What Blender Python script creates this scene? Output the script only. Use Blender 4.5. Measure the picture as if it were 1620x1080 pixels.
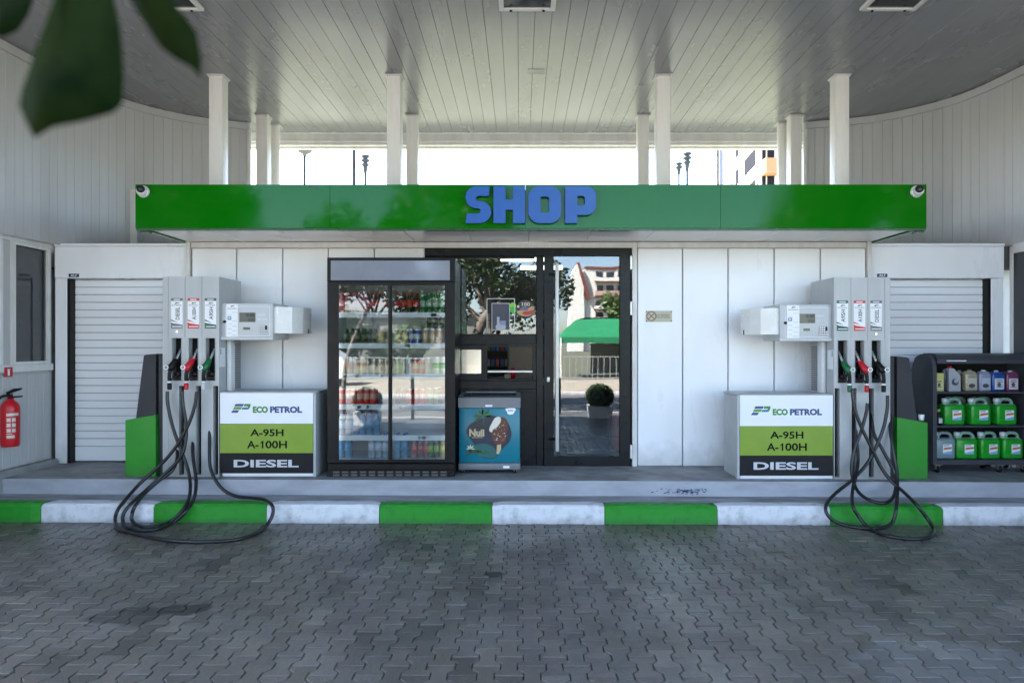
import bpy, bmesh, math, random
from mathutils import Vector, Matrix, Euler
random.seed(7)
for o in list(bpy.data.objects): bpy.data.objects.remove(o, do_unlink=True)
SC = bpy.context.scene
COL = SC.collection
rad = math.radians
# ------------------------------------------------------------------ camera, sky, sun, exposure
CZ, F, VX, VY = 1.60, 1080.0, 823.0, 545.0
cd = bpy.data.cameras.new('camera'); cam = bpy.data.objects.new('camera', cd); COL.objects.link(cam)
cam.location = (0, 0, CZ); cam.rotation_euler = (rad(90), 0, 0)
cd.sensor_width = 36; cd.lens = 24; cd.shift_x = -(VX-810)/1620; cd.shift_y = (VY-540)/1620
cd.clip_start = .05; cd.clip_end = 1500
cd.dof.use_dof = True; cd.dof.focus_distance = 6.8; cd.dof.aperture_fstop = 2.2
SC.camera = cam
W = bpy.data.worlds.new("World"); SC.world = W; W.use_nodes = True
wn = W.node_tree.nodes; bg = wn['Background']
sky = wn.new('ShaderNodeTexSky'); sky.sky_type = 'NISHITA'; sky.sun_disc = False
SUN_EL, SUN_AZ = 50, -58          # degrees; azimuth from +Y (behind the shop), negative = to the left
sky.sun_elevation = rad(SUN_EL); sky.sun_rotation = rad(SUN_AZ); sky.dust_density = 1.2; sky.ozone_density = .6; sky.air_density = .8
W.node_tree.links.new(sky.outputs[0], bg.inputs[0]); bg.inputs[1].default_value = .085
sd = bpy.data.lights.new('sun', 'SUN'); sd.energy = 5.0; sd.angle = rad(.5); sd.color = (1, .95, .88)
sun = bpy.data.objects.new('sun', sd); COL.objects.link(sun); sun.location = (-20, 20, 40)
sdir = Vector((math.sin(rad(SUN_AZ))*math.cos(rad(SUN_EL)), math.cos(rad(SUN_AZ))*math.cos(rad(SUN_EL)), math.sin(rad(SUN_EL))))
sun.rotation_euler = sdir.to_track_quat('Z', 'Y').to_euler()
SC.view_settings.view_transform = 'Standard'; SC.view_settings.look = 'None'
SC.view_settings.exposure = 3.75; SC.view_settings.gamma = 1
SC.render.engine = 'CYCLES'; SC.render.filter_size = 1.1
# ------------------------------------------------------------------ measuring helpers
def S(Y): return F/Y
def X(px, Y): return (px-VX)*Y/F
def Z(py, Y): return CZ+(VY-py)*Y/F
YW = 7.22                                   # the shop front
def wx(p): return X(p, YW)
def wz(p): return Z(p, YW)
TILT = .0036
def zg(x): return -TILT*x                   # forecourt falls slightly to the right
PL = .322                                   # platform top
def zp(x): return PL-TILT*x
# ------------------------------------------------------------------ materials
def pm(name, col, rough=.5, metal=0, col2=None, mix=.5, ns=5, stretch=(1,1,1), rv=.12, bump=0, bs=60, spec=.5, coat=0, alpha=1, lo=.35, hi=.65, trans=0, attr=None, detail=5, zd=None):
    m = bpy.data.materials.new(name); m.use_nodes = True
    t = m.node_tree; n = t.nodes; L = t.links; p = n['Principled BSDF']
    p.inputs['Base Color'].default_value = (*col, 1); p.inputs['Roughness'].default_value = rough
    p.inputs['Metallic'].default_value = metal; p.inputs['Specular IOR Level'].default_value = spec
    p.inputs['Coat Weight'].default_value = coat; p.inputs['Transmission Weight'].default_value = trans
    if col2 is None: col2 = tuple(c*.82 for c in col)
    tc = n.new('ShaderNodeTexCoord'); mp = n.new('ShaderNodeMapping'); mp.inputs['Scale'].default_value = stretch
    L.new(tc.outputs['Object'], mp.inputs[0])
    nz = n.new('ShaderNodeTexNoise'); nz.inputs['Scale'].default_value = ns; nz.inputs['Detail'].default_value = detail; nz.inputs['Roughness'].default_value = .6
    L.new(mp.outputs[0], nz.inputs['Vector'])
    mr = n.new('ShaderNodeMapRange'); mr.inputs[1].default_value = lo; mr.inputs[2].default_value = hi; mr.inputs[3].default_value = 0; mr.inputs[4].default_value = mix
    L.new(nz.outputs[0], mr.inputs[0])
    mx = n.new('ShaderNodeMix'); mx.data_type = 'RGBA'
    mx.inputs[6].default_value = (*col, 1); mx.inputs[7].default_value = (*col2, 1)
    L.new(mr.outputs[0], mx.inputs[0]); out = mx.outputs[2]
    if attr:
        a = n.new('ShaderNodeAttribute'); a.attribute_name = attr
        m2 = n.new('ShaderNodeMix'); m2.data_type = 'RGBA'; m2.blend_type = 'MULTIPLY'; m2.inputs[0].default_value = 1
        L.new(out, m2.inputs[6]); L.new(a.outputs['Color'], m2.inputs[7]); out = m2.outputs[2]
    if zd:
        h_,s_,c_ = zd
        sx = n.new('ShaderNodeSeparateXYZ'); L.new(tc.outputs['Object'], sx.inputs[0])
        n3 = n.new('ShaderNodeTexNoise'); n3.inputs['Scale'].default_value = 9; n3.inputs['Detail'].default_value = 8
        L.new(tc.outputs['Object'], n3.inputs['Vector'])
        ma = n.new('ShaderNodeMath'); ma.operation = 'MULTIPLY_ADD'; ma.inputs[1].default_value = -1.1*h_; L.new(n3.outputs[0], ma.inputs[0]); L.new(sx.outputs[2], ma.inputs[2])
        m3 = n.new('ShaderNodeMapRange'); m3.inputs[1].default_value = -.75*h_; m3.inputs[2].default_value = h_*.3; m3.inputs[3].default_value = s_; m3.inputs[4].default_value = 0
        L.new(ma.outputs[0], m3.inputs[0])
        m4 = n.new('ShaderNodeMix'); m4.data_type = 'RGBA'; m4.inputs[7].default_value = (*c_, 1)
        L.new(m3.outputs[0], m4.inputs[0]); L.new(out, m4.inputs[6]); out = m4.outputs[2]
    L.new(out, p.inputs['Base Color'])
    if rv:
        r2 = n.new('ShaderNodeMapRange'); r2.inputs[1].default_value = .3; r2.inputs[2].default_value = .7
        r2.inputs[3].default_value = max(.02, rough-rv); r2.inputs[4].default_value = min(1, rough+rv)
        L.new(nz.outputs[0], r2.inputs[0]); L.new(r2.outputs[0], p.inputs['Roughness'])
    if bump:
        b2 = n.new('ShaderNodeTexNoise'); b2.inputs['Scale'].default_value = bs; b2.inputs['Detail'].default_value = 3
        L.new(mp.outputs[0], b2.inputs['Vector'])
        bp = n.new('ShaderNodeBump'); bp.inputs['Strength'].default_value = bump; bp.inputs['Distance'].default_value = .01
        L.new(b2.outputs[0], bp.inputs['Height']); L.new(bp.outputs[0], p.inputs['Normal'])
    return m
def glass(name, refl=.25, tint=(.9,.93,.92), rough=0.0, wav=.0):
    m = bpy.data.materials.new(name); m.use_nodes = True
    t = m.node_tree; n = t.nodes; L = t.links; n.remove(n['Principled BSDF'])
    tr = n.new('ShaderNodeBsdfTransparent'); tr.inputs[0].default_value = (*tint, 1)
    gl = n.new('ShaderNodeBsdfGlossy'); gl.inputs['Roughness'].default_value = rough
    if wav:
        tc = n.new('ShaderNodeTexCoord'); nz = n.new('ShaderNodeTexNoise'); nz.inputs['Scale'].default_value = 1.6; nz.inputs['Detail'].default_value = 1
        L.new(tc.outputs['Object'], nz.inputs['Vector'])
        bp = n.new('ShaderNodeBump'); bp.inputs['Strength'].default_value = wav; bp.inputs['Distance'].default_value = .02
        L.new(nz.outputs[0], bp.inputs['Height']); L.new(bp.outputs[0], gl.inputs['Normal'])
    fr = n.new('ShaderNodeFresnel'); fr.inputs[0].default_value = 1.5
    ad = n.new('ShaderNodeMath'); ad.operation = 'ADD'; ad.inputs[1].default_value = refl-.04; ad.use_clamp = True
    L.new(fr.outputs[0], ad.inputs[0])
    mx = n.new('ShaderNodeMixShader'); L.new(ad.outputs[0], mx.inputs[0]); L.new(tr.outputs[0], mx.inputs[1]); L.new(gl.outputs[0], mx.inputs[2])
    L.new(mx.outputs[0], n['Material Output'].inputs[0]); return m
def emit(name, col, st):
    m = bpy.data.materials.new(name); m.use_nodes = True
    p = m.node_tree.nodes['Principled BSDF']; p.inputs['Base Color'].default_value = (*col,1)
    p.inputs['Emission Color'].default_value = (*col,1); p.inputs['Emission Strength'].default_value = st; return m

WHITE_WALL = pm('white_wall_panel', (.80,.815,.84), .3, col2=(.72,.72,.715), mix=.5, ns=1.3, stretch=(2,2,.6), rv=.05, lo=.45, hi=.8, zd=(.30,.55,(.30,.28,.25)))
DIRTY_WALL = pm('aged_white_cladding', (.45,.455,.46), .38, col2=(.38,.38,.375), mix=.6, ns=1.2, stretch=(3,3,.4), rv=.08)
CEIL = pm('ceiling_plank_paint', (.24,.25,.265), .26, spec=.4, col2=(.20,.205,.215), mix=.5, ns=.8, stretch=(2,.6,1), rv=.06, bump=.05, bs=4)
TRIMW = pm('white_trim_paint', (.66,.66,.65), .4, col2=(.50,.48,.44), mix=.5, ns=5, stretch=(2,2,.7))
COLW = pm('white_column_paint', (.72,.71,.69), .4, col2=(.56,.53,.48), mix=.35, ns=6, stretch=(3,3,.5), lo=.45, hi=.75)
SOFF = pm('soffit_paint', (.84,.85,.85), .2, col2=(.78,.78,.77), rv=.04, ns=2)
GREEN = pm('glossy_green_fascia', (.0015,.125,.0015), .06, col2=(.0015,.112,.0015), mix=.5, ns=2, rv=.02, bump=.05, bs=1.1, spec=.27)
DKGREEN = pm('green_edge', (.003,.06,.004), .3)
BLUE = pm('blue_letter_acrylic', (.005,.085,.36), .35, col2=(.005,.075,.32), rv=.05)
DKBLUE = pm('blue_letter_side', (.006,.03,.16), .4)
ANTH = pm('anthracite_frame', (.011,.0125,.015), .3, col2=(.009,.010,.0115), rv=.08, ns=4, spec=.18)
BLACK = pm('black_plastic', (.006,.006,.0065), .42, rv=.1, spec=.25)
BLACKM = pm('black_fridge_steel', (.006,.006,.0065), .38, col2=(.016,.0155,.015), mix=.5, ns=7, rv=.12, lo=.5, hi=.8, spec=.22)
VOID = pm('dark_void', (.006,.006,.007), .8, rv=0)
GREYM = pm('grey_painted_steel', (.42,.44,.45), .34, metal=.0, col2=(.37,.38,.38), mix=.6, ns=4, stretch=(2,2,.5), rv=.08, zd=(.45,.6,(.20,.19,.17)))
GREYD = pm('grey_steel_side', (.40,.42,.43), .4, col2=(.33,.34,.34), mix=.6, ns=3)
LGREY = pm('light_grey_plastic', (.52,.54,.55), .38, rv=.06)
PALE = pm('pale_enamel', (.68,.69,.70), .3, col2=(.56,.55,.52), mix=.5, ns=4, lo=.5, hi=.8)
FROST = pm('frosted_light_cover', (.74,.75,.74), .25, col2=(.62,.62,.58), mix=.5, ns=9, rv=.1)
OLIVE = pm('olive_green_print', (.19,.31,.012), .35, rv=.05)
WPRINT = pm('white_print', (.78,.80,.83), .35, col2=(.74,.75,.77), rv=.05)
BPRINT = pm('charcoal_print', (.009,.0095,.0125), .42, spec=.2, rv=.05)
TXTW = pm('grey_white_lettering', (.56,.56,.60), .4, rv=0)
TXTB = pm('black_lettering', (.004,.005,.004), .5, rv=0, spec=.1)
TXTG = pm('green_lettering', (.03,.22,.03), .4, rv=0)
TXTN = pm('blue_lettering', (.012,.06,.20), .4, rv=0)
TXTT = pm('teal_blue_lettering', (.02,.17,.30), .4, rv=0)
LIME = pm('lime_lettering', (.12,.30,.03), .4, rv=0)
VIVID = pm('bright_green_paint', (.004,.24,.006), .4, col2=(.004,.20,.005), rv=.06, zd=(.16,.5,(.03,.09,.025)))
CHARC = pm('charcoal_panel', (.040,.039,.045), .5, spec=.25, col2=(.033,.033,.037), ns=3)
REDP = pm('red_plastic', (.50,.006,.014), .35, rv=.05)
GRNP = pm('green_plastic', (.004,.12,.04), .35, rv=.05)
STEEL = pm('brushed_metal', (.55,.55,.54), .28, metal=.9, rv=.08)
ALU = pm('satin_aluminium', (.62,.62,.61), .35, metal=.6, rv=.08)
RUBBER = pm('black_rubber_hose', (.010,.0105,.012), .36, col2=(.016,.016,.017), rv=.1, ns=10)
LCD = pm('lcd_screen', (.075,.08,.06), .2, rv=0)
SLAT = pm('shutter_slat_metal', (.84,.85,.87), .2, metal=.0, col2=(.80,.81,.84), ns=.6, rv=.03)
CONC = pm('worn_concrete', (.30,.30,.30), .6, col2=(.15,.15,.145), mix=.8, ns=3.5, rv=.15, bump=.25, bs=45, detail=9)
LAV = pm('grey_painted_riser', (.36,.37,.41), .42, col2=(.24,.245,.26), mix=.7, ns=2.6, stretch=(1,1,3), rv=.12, bump=.1, bs=30, detail=8)
SCREED = pm('stained_screed', (.31,.315,.34), .6, col2=(.16,.16,.155), mix=.9, ns=4, stretch=(.6,3,1), rv=.15, bump=.3, bs=50, detail=9)
KERBG = pm('kerb_green_paint', (.008,.24,.008), .5, col2=(.02,.13,.018), mix=.6, ns=14, rv=.12, bump=.35, bs=70, lo=.5, hi=.75, zd=(.07,.55,(.03,.07,.03)))
KERBW = pm('kerb_white_paint', (.66,.66,.68), .6, col2=(.36,.36,.35), mix=.8, ns=9, rv=.12, bump=.45, bs=75, lo=.48, hi=.75, detail=9, zd=(.08,.6,(.16,.155,.145)))
TEAL = pm('teal_freezer_wrap', (.004,.15,.21), .3, col2=(.006,.18,.25), ns=1.5, rv=.04)
GREYF = pm('freezer_grey_plastic', (.17,.175,.19), .4, rv=.08)
BARK = pm('tree_bark', (.20,.17,.14), .85, col2=(.10,.085,.07), mix=.9, ns=6, stretch=(3,3,.6), bump=.6, bs=30)
LEAF1 = pm('leaf_green', (.045,.085,.018), .5, col2=(.075,.12,.03), mix=1, ns=1.2)
LEAF2 = pm('leaf_dark_green', (.022,.05,.014), .5, col2=(.045,.075,.02), mix=1, ns=1.2)
ASPH = pm('asphalt', (.13,.13,.133), .75, col2=(.075,.075,.078), ns=2, bump=.3, bs=120)
SAND = pm('sandy_pavement', (.36,.32,.26), .85, col2=(.24,.21,.17), mix=.9, ns=1.2, detail=8)
DIRT = pm('bare_ground', (.09,.09,.088), .9, col2=(.10,.12,.05), mix=1, ns=.2, detail=8)
PLASTER = pm('white_render', (.74,.72,.69), .8, col2=(.64,.62,.58), ns=.4)
ROOFT = pm('red_roof_tile', (.17,.05,.035), .7, ns=1)
WINDK = pm('dark_window_glass', (.03,.035,.045), .1, rv=.02)
ORANGE = pm('orange_balcony_render', (.52,.28,.13), .8, ns=1)
TENT = pm('green_tent_fabric', (.008,.19,.075), .7, col2=(.01,.14,.06), ns=1.4)
GLASS = glass('door_glass', .11, (.75,.78,.78), 0, .06)
FGLASS = glass('fridge_glass', .085, (.90,.93,.93), 0, .05)
DGLASS = glass('dark_tinted_glass', .16, (.16,.18,.19), .03, .05)
CLEAR = glass('clear_cover', .1)
# ------------------------------------------------------------------ mesh builder
ORG = {}
class MB:
    def __init__(s): s.v=[]; s.f=[]; s.m=[]; s.s=[]
    def add(s, vs, fs, mi=0, sm=False):
        o=len(s.v); s.v+= [tuple(v) for v in vs]
        for f in fs: s.f.append(tuple(i+o for i in f)); s.m.append(mi); s.s.append(sm)
        return s
    def box(s, x0,x1,y0,y1,z0,z1, mi=0, bev=0, seg=1, only=None):
        if x0>x1: x0,x1=x1,x0
        if y0>y1: y0,y1=y1,y0
        if z0>z1: z0,z1=z1,z0
        if not bev:
            v=[(x0,y0,z0),(x1,y0,z0),(x1,y1,z0),(x0,y1,z0),(x0,y0,z1),(x1,y0,z1),(x1,y1,z1),(x0,y1,z1)]
            return s.add(v,[(0,3,2,1),(4,5,6,7),(0,1,5,4),(1,2,6,5),(2,3,7,6),(3,0,4,7)],mi)
        bm=bmesh.new(); bmesh.ops.create_cube(bm,size=1)
        for v in bm.verts: v.co=Vector((x0+(v.co.x+.5)*(x1-x0), y0+(v.co.y+.5)*(y1-y0), z0+(v.co.z+.5)*(z1-z0)))
        es=bm.edges[:] if only is None else [e for e in bm.edges if only(e)]
        bmesh.ops.bevel(bm,geom=es,offset=bev,segments=seg,affect='EDGES',profile=.5,clamp_overlap=True)
        return s.bm(bm,mi,seg>1)
    def bm(s, bm, mi=0, sm=False):
        bm.verts.index_update(); s.add([v.co[:] for v in bm.verts],[[v.index for v in f.verts] for f in bm.faces],mi,sm); bm.free(); return s
    def tube(s, pts, r, n=10, mi=0, caps=True, sm=True):
        pts=[Vector(p) for p in pts]; k=len(pts); rs=r if isinstance(r,(list,tuple)) else [r]*k
        vs=[]; up=None
        for i,p in enumerate(pts):
            t=(pts[min(i+1,k-1)]-pts[max(i-1,0)]).normalized()
            if up is None: up=Vector((0,0,1)) if abs(t.z)<.9 else Vector((1,0,0))
            a=t.cross(up).normalized(); b=a.cross(t).normalized(); up=b
            for j in range(n):
                an=2*math.pi*j/n; vs.append(p+(a*math.cos(an)+b*math.sin(an))*rs[i])
        fs=[(i*n+j,i*n+(j+1)%n,(i+1)*n+(j+1)%n,(i+1)*n+j) for i in range(k-1) for j in range(n)]
        s.add(vs,fs,mi,sm)
        if caps: s.add([vs[j] for j in range(n)],[tuple(range(n))],mi); s.add([vs[(k-1)*n+j] for j in range(n)],[tuple(reversed(range(n)))],mi)
        return s
    def lathe(s, prof, c=(0,0,0), n=16, mats=None, axis='z', sm=True):
        k=len(prof); vs=[]
        for r,h in prof:
            for j in range(n):
                a=2*math.pi*j/n; p=(r*math.cos(a),r*math.sin(a),h)
                if axis=='y': p=(p[0],-p[2],p[1])
                if axis=='x': p=(p[2],p[0],p[1])
                vs.append((c[0]+p[0],c[1]+p[1],c[2]+p[2]))
        o=len(s.v); s.v+=vs
        for i in range(k-1):
            for j in range(n):
                s.f.append((o+i*n+j,o+i*n+(j+1)%n,o+(i+1)*n+(j+1)%n,o+(i+1)*n+j)); s.m.append(mats[i] if mats else 0); s.s.append(sm)
        return s
    def prism(s, poly, axis, a, b, mi=0, cap_mi=None):
        """poly: 2-D points; axis 'y': poly in (x,z) from y=a to b; 'x': poly in (y,z); 'z': poly in (x,y)"""
        def P(p,h): return {'y':(p[0],h,p[1]),'x':(h,p[0],p[1]),'z':(p[0],p[1],h)}[axis]
        n=len(poly); vs=[P(p,a) for p in poly]+[P(p,b) for p in poly]
        s.add(vs,[(i,(i+1)%n,n+(i+1)%n,n+i) for i in range(n)],mi)
        s.add(vs,[tuple(range(n)),tuple(reversed(range(n,2*n)))],mi if cap_mi is None else cap_mi); return s
    def flat(s, poly, y, mi=0, th=.0012):
        """thin printed patch facing -Y"""
        return s.prism(poly,'y',y-th,y,mi)
    def rect(s, x0,x1,z0,z1,y,mi=0,th=.0012): return s.box(x0,x1,y-th,y,z0,z1,mi)
    def disc(s, x,z,r,y,mi=0,n=20,th=.0012,rz=None): return s.flat([(x+r*math.cos(2*math.pi*i/n), z+(rz or r)*math.sin(2*math.pi*i/n)) for i in range(n)],y,mi,th)
    def ring(s, x,z,r0,r1,y,mi=0,n=24,th=.0012):
        vs=[]
        for r in (r0,r1):
            for i in range(n): a=2*math.pi*i/n; vs.append((x+r*math.cos(a),y-th,z+r*math.sin(a)))
        return s.add(vs,[(i,(i+1)%n,n+(i+1)%n,n+i) for i in range(n)],mi)
    def holes(s, x0,x1,z0,z1,hs,yf,yb,mi=0):
        """front sheet at yf with rectangular holes whose walls reach back to yb, plus the outer sides"""
        xs=sorted({x0,x1,*[h[0] for h in hs],*[h[1] for h in hs]}); zs=sorted({z0,z1,*[h[2] for h in hs],*[h[3] for h in hs]})
        ins=lambda x,z: any(h[0]<x<h[1] and h[2]<z<h[3] for h in hs)
        for i in range(len(xs)-1):
            for j in range(len(zs)-1):
                if not ins((xs[i]+xs[i+1])/2,(zs[j]+zs[j+1])/2):
                    s.add([(xs[i],yf,zs[j]),(xs[i+1],yf,zs[j]),(xs[i+1],yf,zs[j+1]),(xs[i],yf,zs[j+1])],[(0,1,2,3)],mi)
        for (a,b,c,d) in list(hs)+[(x0,x1,z0,z1)]:
            s.add([(a,yf,c),(b,yf,c),(b,yf,d),(a,yf,d),(a,yb,c),(b,yb,c),(b,yb,d),(a,yb,d)],[(0,1,5,4),(1,2,6,5),(2,3,7,6),(3,0,4,7)],mi)
        return s
    def text(s, body, x0,x1,z0,z1,y,mi=0,th=.0012,bold=0,rot=False,cb=None):
        vs,fs=text_mesh(body,bold)
        ux=[v[0] for v in vs]; uy=[v[1] for v in vs]; a,b,c,d=min(ux),max(ux),min(uy),max(uy)
        out=[]
        for (u,w,h) in vs:
            u=(u-a)/(b-a or 1); w=(w-c)/(d-c or 1)
            if rot: u,w=1-w,u
            out.append((x0+u*(x1-x0), y-(th if h>.5 else 0), z0+w*(z1-z0)))
        return s.add(out,fs,mi)
    def build(s, name, mats, parent=None, origin=None):
        me=bpy.data.meshes.new(name)
        og=ORG.get(parent.name) if parent else (Vector(origin) if origin else Vector((0,0,0)))
        me.from_pydata([(v[0]-og[0],v[1]-og[1],v[2]-og[2]) for v in s.v],[],s.f)
        if not isinstance(mats,(list,tuple)): mats=[mats]
        for m in mats: me.materials.append(m)
        me.polygons.foreach_set('material_index',s.m); me.polygons.foreach_set('use_smooth',s.s)
        b=bmesh.new(); b.from_mesh(me); bmesh.ops.recalc_face_normals(b,faces=b.faces[:]); b.to_mesh(me); b.free()
        o=bpy.data.objects.new(name,me); COL.objects.link(o)
        if parent: o.parent=parent; ORG[o.name]=og
        else: o.location=og; ORG[o.name]=og
        return o
TCACHE={}
def text_mesh(body,bold=0):
    k=(body,bold)
    if k in TCACHE: return TCACHE[k]
    c=bpy.data.curves.new('t','FONT'); c.body=body; c.size=1; c.offset=bold; c.resolution_u=3; c.extrude=.5
    TCACHE[k]=curve_mesh(c); return TCACHE[k]
def curve_mesh(c):
    o=bpy.data.objects.new('t',c); COL.objects.link(o); bpy.context.view_layer.update()
    me=bpy.data.meshes.new_from_object(o.evaluated_get(bpy.context.evaluated_depsgraph_get()))
    vs=[(v.co.x,v.co.y,v.co.z+.5) for v in me.vertices]; fs=[tuple(p.vertices) for p in me.polygons]
    bpy.data.objects.remove(o); bpy.data.meshes.remove(me); bpy.data.curves.remove(c); return vs,fs
def outline_mesh(loops):
    c=bpy.data.curves.new('t','CURVE'); c.dimensions='2D'; c.fill_mode='BOTH'; c.extrude=.5
    for lp in loops:
        sp=c.splines.new('POLY'); sp.points.add(len(lp)-1)
        for i,p in enumerate(lp): sp.points[i].co=(p[0],p[1],0,1)
        sp.use_cyclic_u=True
    return curve_mesh(c)
def tag(o,label=None,cat=None,group=None,kind=None):
    if label: o['label']=label
    if cat: o['category']=cat
    if group: o['group']=group
    if kind: o['kind']=kind
    return o
def thing(name,label,cat,loc=(0,0,0),group=None):
    o=bpy.data.objects.new(name,None); COL.objects.link(o); o.location=loc; o.empty_display_size=.1
    ORG[o.name]=Vector(loc); return tag(o,label,cat,group)
def copy_tree(o,parent=None):
    c=o.copy(); COL.objects.link(c)
    if parent: c.parent=parent
    for ch in o.children: copy_tree(ch,c)
    return c
def cat_rom(pts,n=8):
    P=[Vector(p) for p in pts]; P=[P[0]*2-P[1]]+P+[P[-1]*2-P[-2]]; out=[]
    for i in range(1,len(P)-2):
        p0,p1,p2,p3=P[i-1:i+3]
        for k in range(n):
            t=k/n; out.append(.5*((2*p1)+(p2-p0)*t+(2*p0-5*p1+4*p2-p3)*t*t+(3*p1-p0-3*p2+p3)*t**3))
    out.append(P[-2]); return out
def closed2(pts,n=6):
    k=len(pts); out=[]
    for i in range(k):
        p0,p1,p2,p3=[Vector(pts[(i+j-1)%k]) for j in range(4)]
        for q in range(n):
            t=q/n; v=.5*((2*p1)+(p2-p0)*t+(2*p0-5*p1+4*p2-p3)*t*t+(3*p1-p0-3*p2+p3)*t**3); out.append((v.x,v.y))
    return out
def R(a,b): return random.uniform(a,b)
# ================================================================== GROUND
YK=6.10
def sheet(name,x0,x1,y0,y1,z,m,kind='structure'):
    o=MB().add([(x0,y0,z),(x1,y0,z),(x1,y1,z),(x0,y1,z)],[(0,1,2,3)]).build(name,m); o['kind']=kind; return o
sheet('ground',-400,400,-400,500,-.06,DIRT)
# forecourt: interlocking dumb-bell pavers, every stone modelled
def forecourt():
    P,Lg,a,g=.113,.2,.0145,.003
    vs=[];fs=[];tone=[]
    def outline(cx,cy,ins):
        h=P/2
        pr=[(h+a,0),(h+a,.17),(h-a,.33),(h-a,.67),(h+a,.83),(h+a,1)]
        right=[(cx+w-ins, cy+min(max(t*Lg,ins),Lg-ins)) for w,t in pr]
        left=[(cx-w+ins, cy+min(max(t*Lg,ins),Lg-ins)) for w,t in reversed(pr)]
        return right+left
    nx=int(15/P); ny=int(5.2/Lg)
    for i in range(nx):
        cx=-7.4+i*P
        for j in range(ny+1):
            cy=1.0+j*Lg-(Lg/2 if i%2 else 0)
            if cy>YK-.02: continue
            dz=R(-.0015,.0015); tx=R(-.011,.011); ty=R(-.011,.011)
            if random.random()<.06: dz-=.003
            sc=min(1,(YK-cy)/Lg)
            o=len(vs)
            for ins,z in ((g,-.03),(g,-.003),(g+.0032,0)):
                for (x,y) in outline(cx,cy,ins):
                    y=min(y,YK-.004); vs.append((x,y,z+dz+zg(x)+(x-cx)*tx+(y-cy-Lg/2)*ty))
            for r in (0,1):
                for k in range(12): fs.append((o+r*12+k,o+r*12+(k+1)%12,o+(r+1)*12+(k+1)%12,o+(r+1)*12+k))
            fs.append(tuple(o+24+k for k in range(12)))
            t=random.gauss(1,.12)*(.72 if random.random()<.05 else 1.18 if random.random()<.05 else 1); w=R(-.035,.035)
            tone+=[(t*(1+w),t,t*(1-w),1)]*36
    me=bpy.data.meshes.new('paved_forecourt'); me.from_pydata(vs,[],fs)
    ca=me.color_attributes.new('tone','FLOAT_COLOR','POINT')
    ca.data.foreach_set('color',[c for t in tone for c in t])
    m=pm('paver_concrete',(.166,.145,.119),.36,col2=(.096,.083,.067),mix=1,ns=1.5,rv=.12,bump=.4,bs=70,attr='tone',detail=10,lo=.3,hi=.72)
    # oil stains and a pale scuffed patch with their own shape
    t=m.node_tree; n=t.nodes; L=t.links; p=n['Principled BSDF']
    src=p.inputs['Base Color'].links[0].from_socket
    tc=[q for q in n if q.bl_idname=='ShaderNodeTexCoord'][0]
    nz=n.new('ShaderNodeTexNoise'); nz.inputs['Scale'].default_value=5; nz.inputs['Detail'].default_value=6; L.new(tc.outputs['Object'],nz.inputs['Vector'])
    sc=n.new('ShaderNodeVectorMath'); sc.operation='SCALE'; sc.inputs[3].default_value=.34; L.new(nz.outputs['Color'],sc.inputs[0])
    av=n.new('ShaderNodeVectorMath'); av.operation='ADD'; L.new(tc.outputs['Object'],av.inputs[0]); L.new(sc.outputs[0],av.inputs[1])
    for (sx,sy,rx,ry,f,colr) in ((-2.02,4.10,.13,.11,.86,(.018,.017,.016)),(-2.30,4.02,.20,.12,.7,(.022,.021,.02)),(-.20,4.75,.035,.03,.9,(.02,.018,.015)),(2.15,3.35,.5,.35,.25,(.25,.25,.25)),(2.3,4.5,.3,.2,.3,(.04,.035,.03)),(-2.4,3.45,.04,.04,.6,(.03,.03,.03)),(-3.1,3.7,.12,.06,.45,(.03,.03,.03))):
        sb=n.new('ShaderNodeVectorMath'); sb.operation='SUBTRACT'; sb.inputs[1].default_value=(sx+.17,sy+.17,.17); L.new(av.outputs[0],sb.inputs[0])
        ml=n.new('ShaderNodeVectorMath'); ml.operation='MULTIPLY'; ml.inputs[1].default_value=(1/rx,1/ry,0); L.new(sb.outputs[0],ml.inputs[0])
        le=n.new('ShaderNodeVectorMath'); le.operation='LENGTH'; L.new(ml.outputs[0],le.inputs[0])
        mr=n.new('ShaderNodeMapRange'); mr.inputs[1].default_value=.92; mr.inputs[2].default_value=1.12; mr.inputs[3].default_value=f; mr.inputs[4].default_value=0; L.new(le.outputs['Value'],mr.inputs[0])
        mx=n.new('ShaderNodeMix'); mx.data_type='RGBA'; mx.inputs[7].default_value=(*colr,1); L.new(mr.outputs[0],mx.inputs[0]); L.new(src,mx.inputs[6]); src=mx.outputs[2]
    L.new(src,p.inputs['Base Color'])
    me.materials.append(m); o=bpy.data.objects.new('paved_forecourt',me); COL.objects.link(o); o['kind']='structure'
forecourt()
JOINT=pm('joint_sand',(.012,.012,.011),.95,col2=(.12,.115,.105),mix=1,ns=1.6,lo=.52,hi=.72,spec=.1)
jb=MB().add([(-9,-1.6,-.02-TILT*-9),(9,-1.6,-.02-TILT*9),(9,YK,-.02-TILT*9),(-9,YK,-.02+TILT*9)],[(0,1,2,3)]).build('forecourt_bed',JOINT); jb['kind']='structure'
FAR=pm('distant_paving',(.105,.106,.112),.5,col2=(.07,.068,.065),mix=1,ns=3)
sheet('forecourt_apron',-9,9,-1.6,1.0,-.004,FAR)
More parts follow.
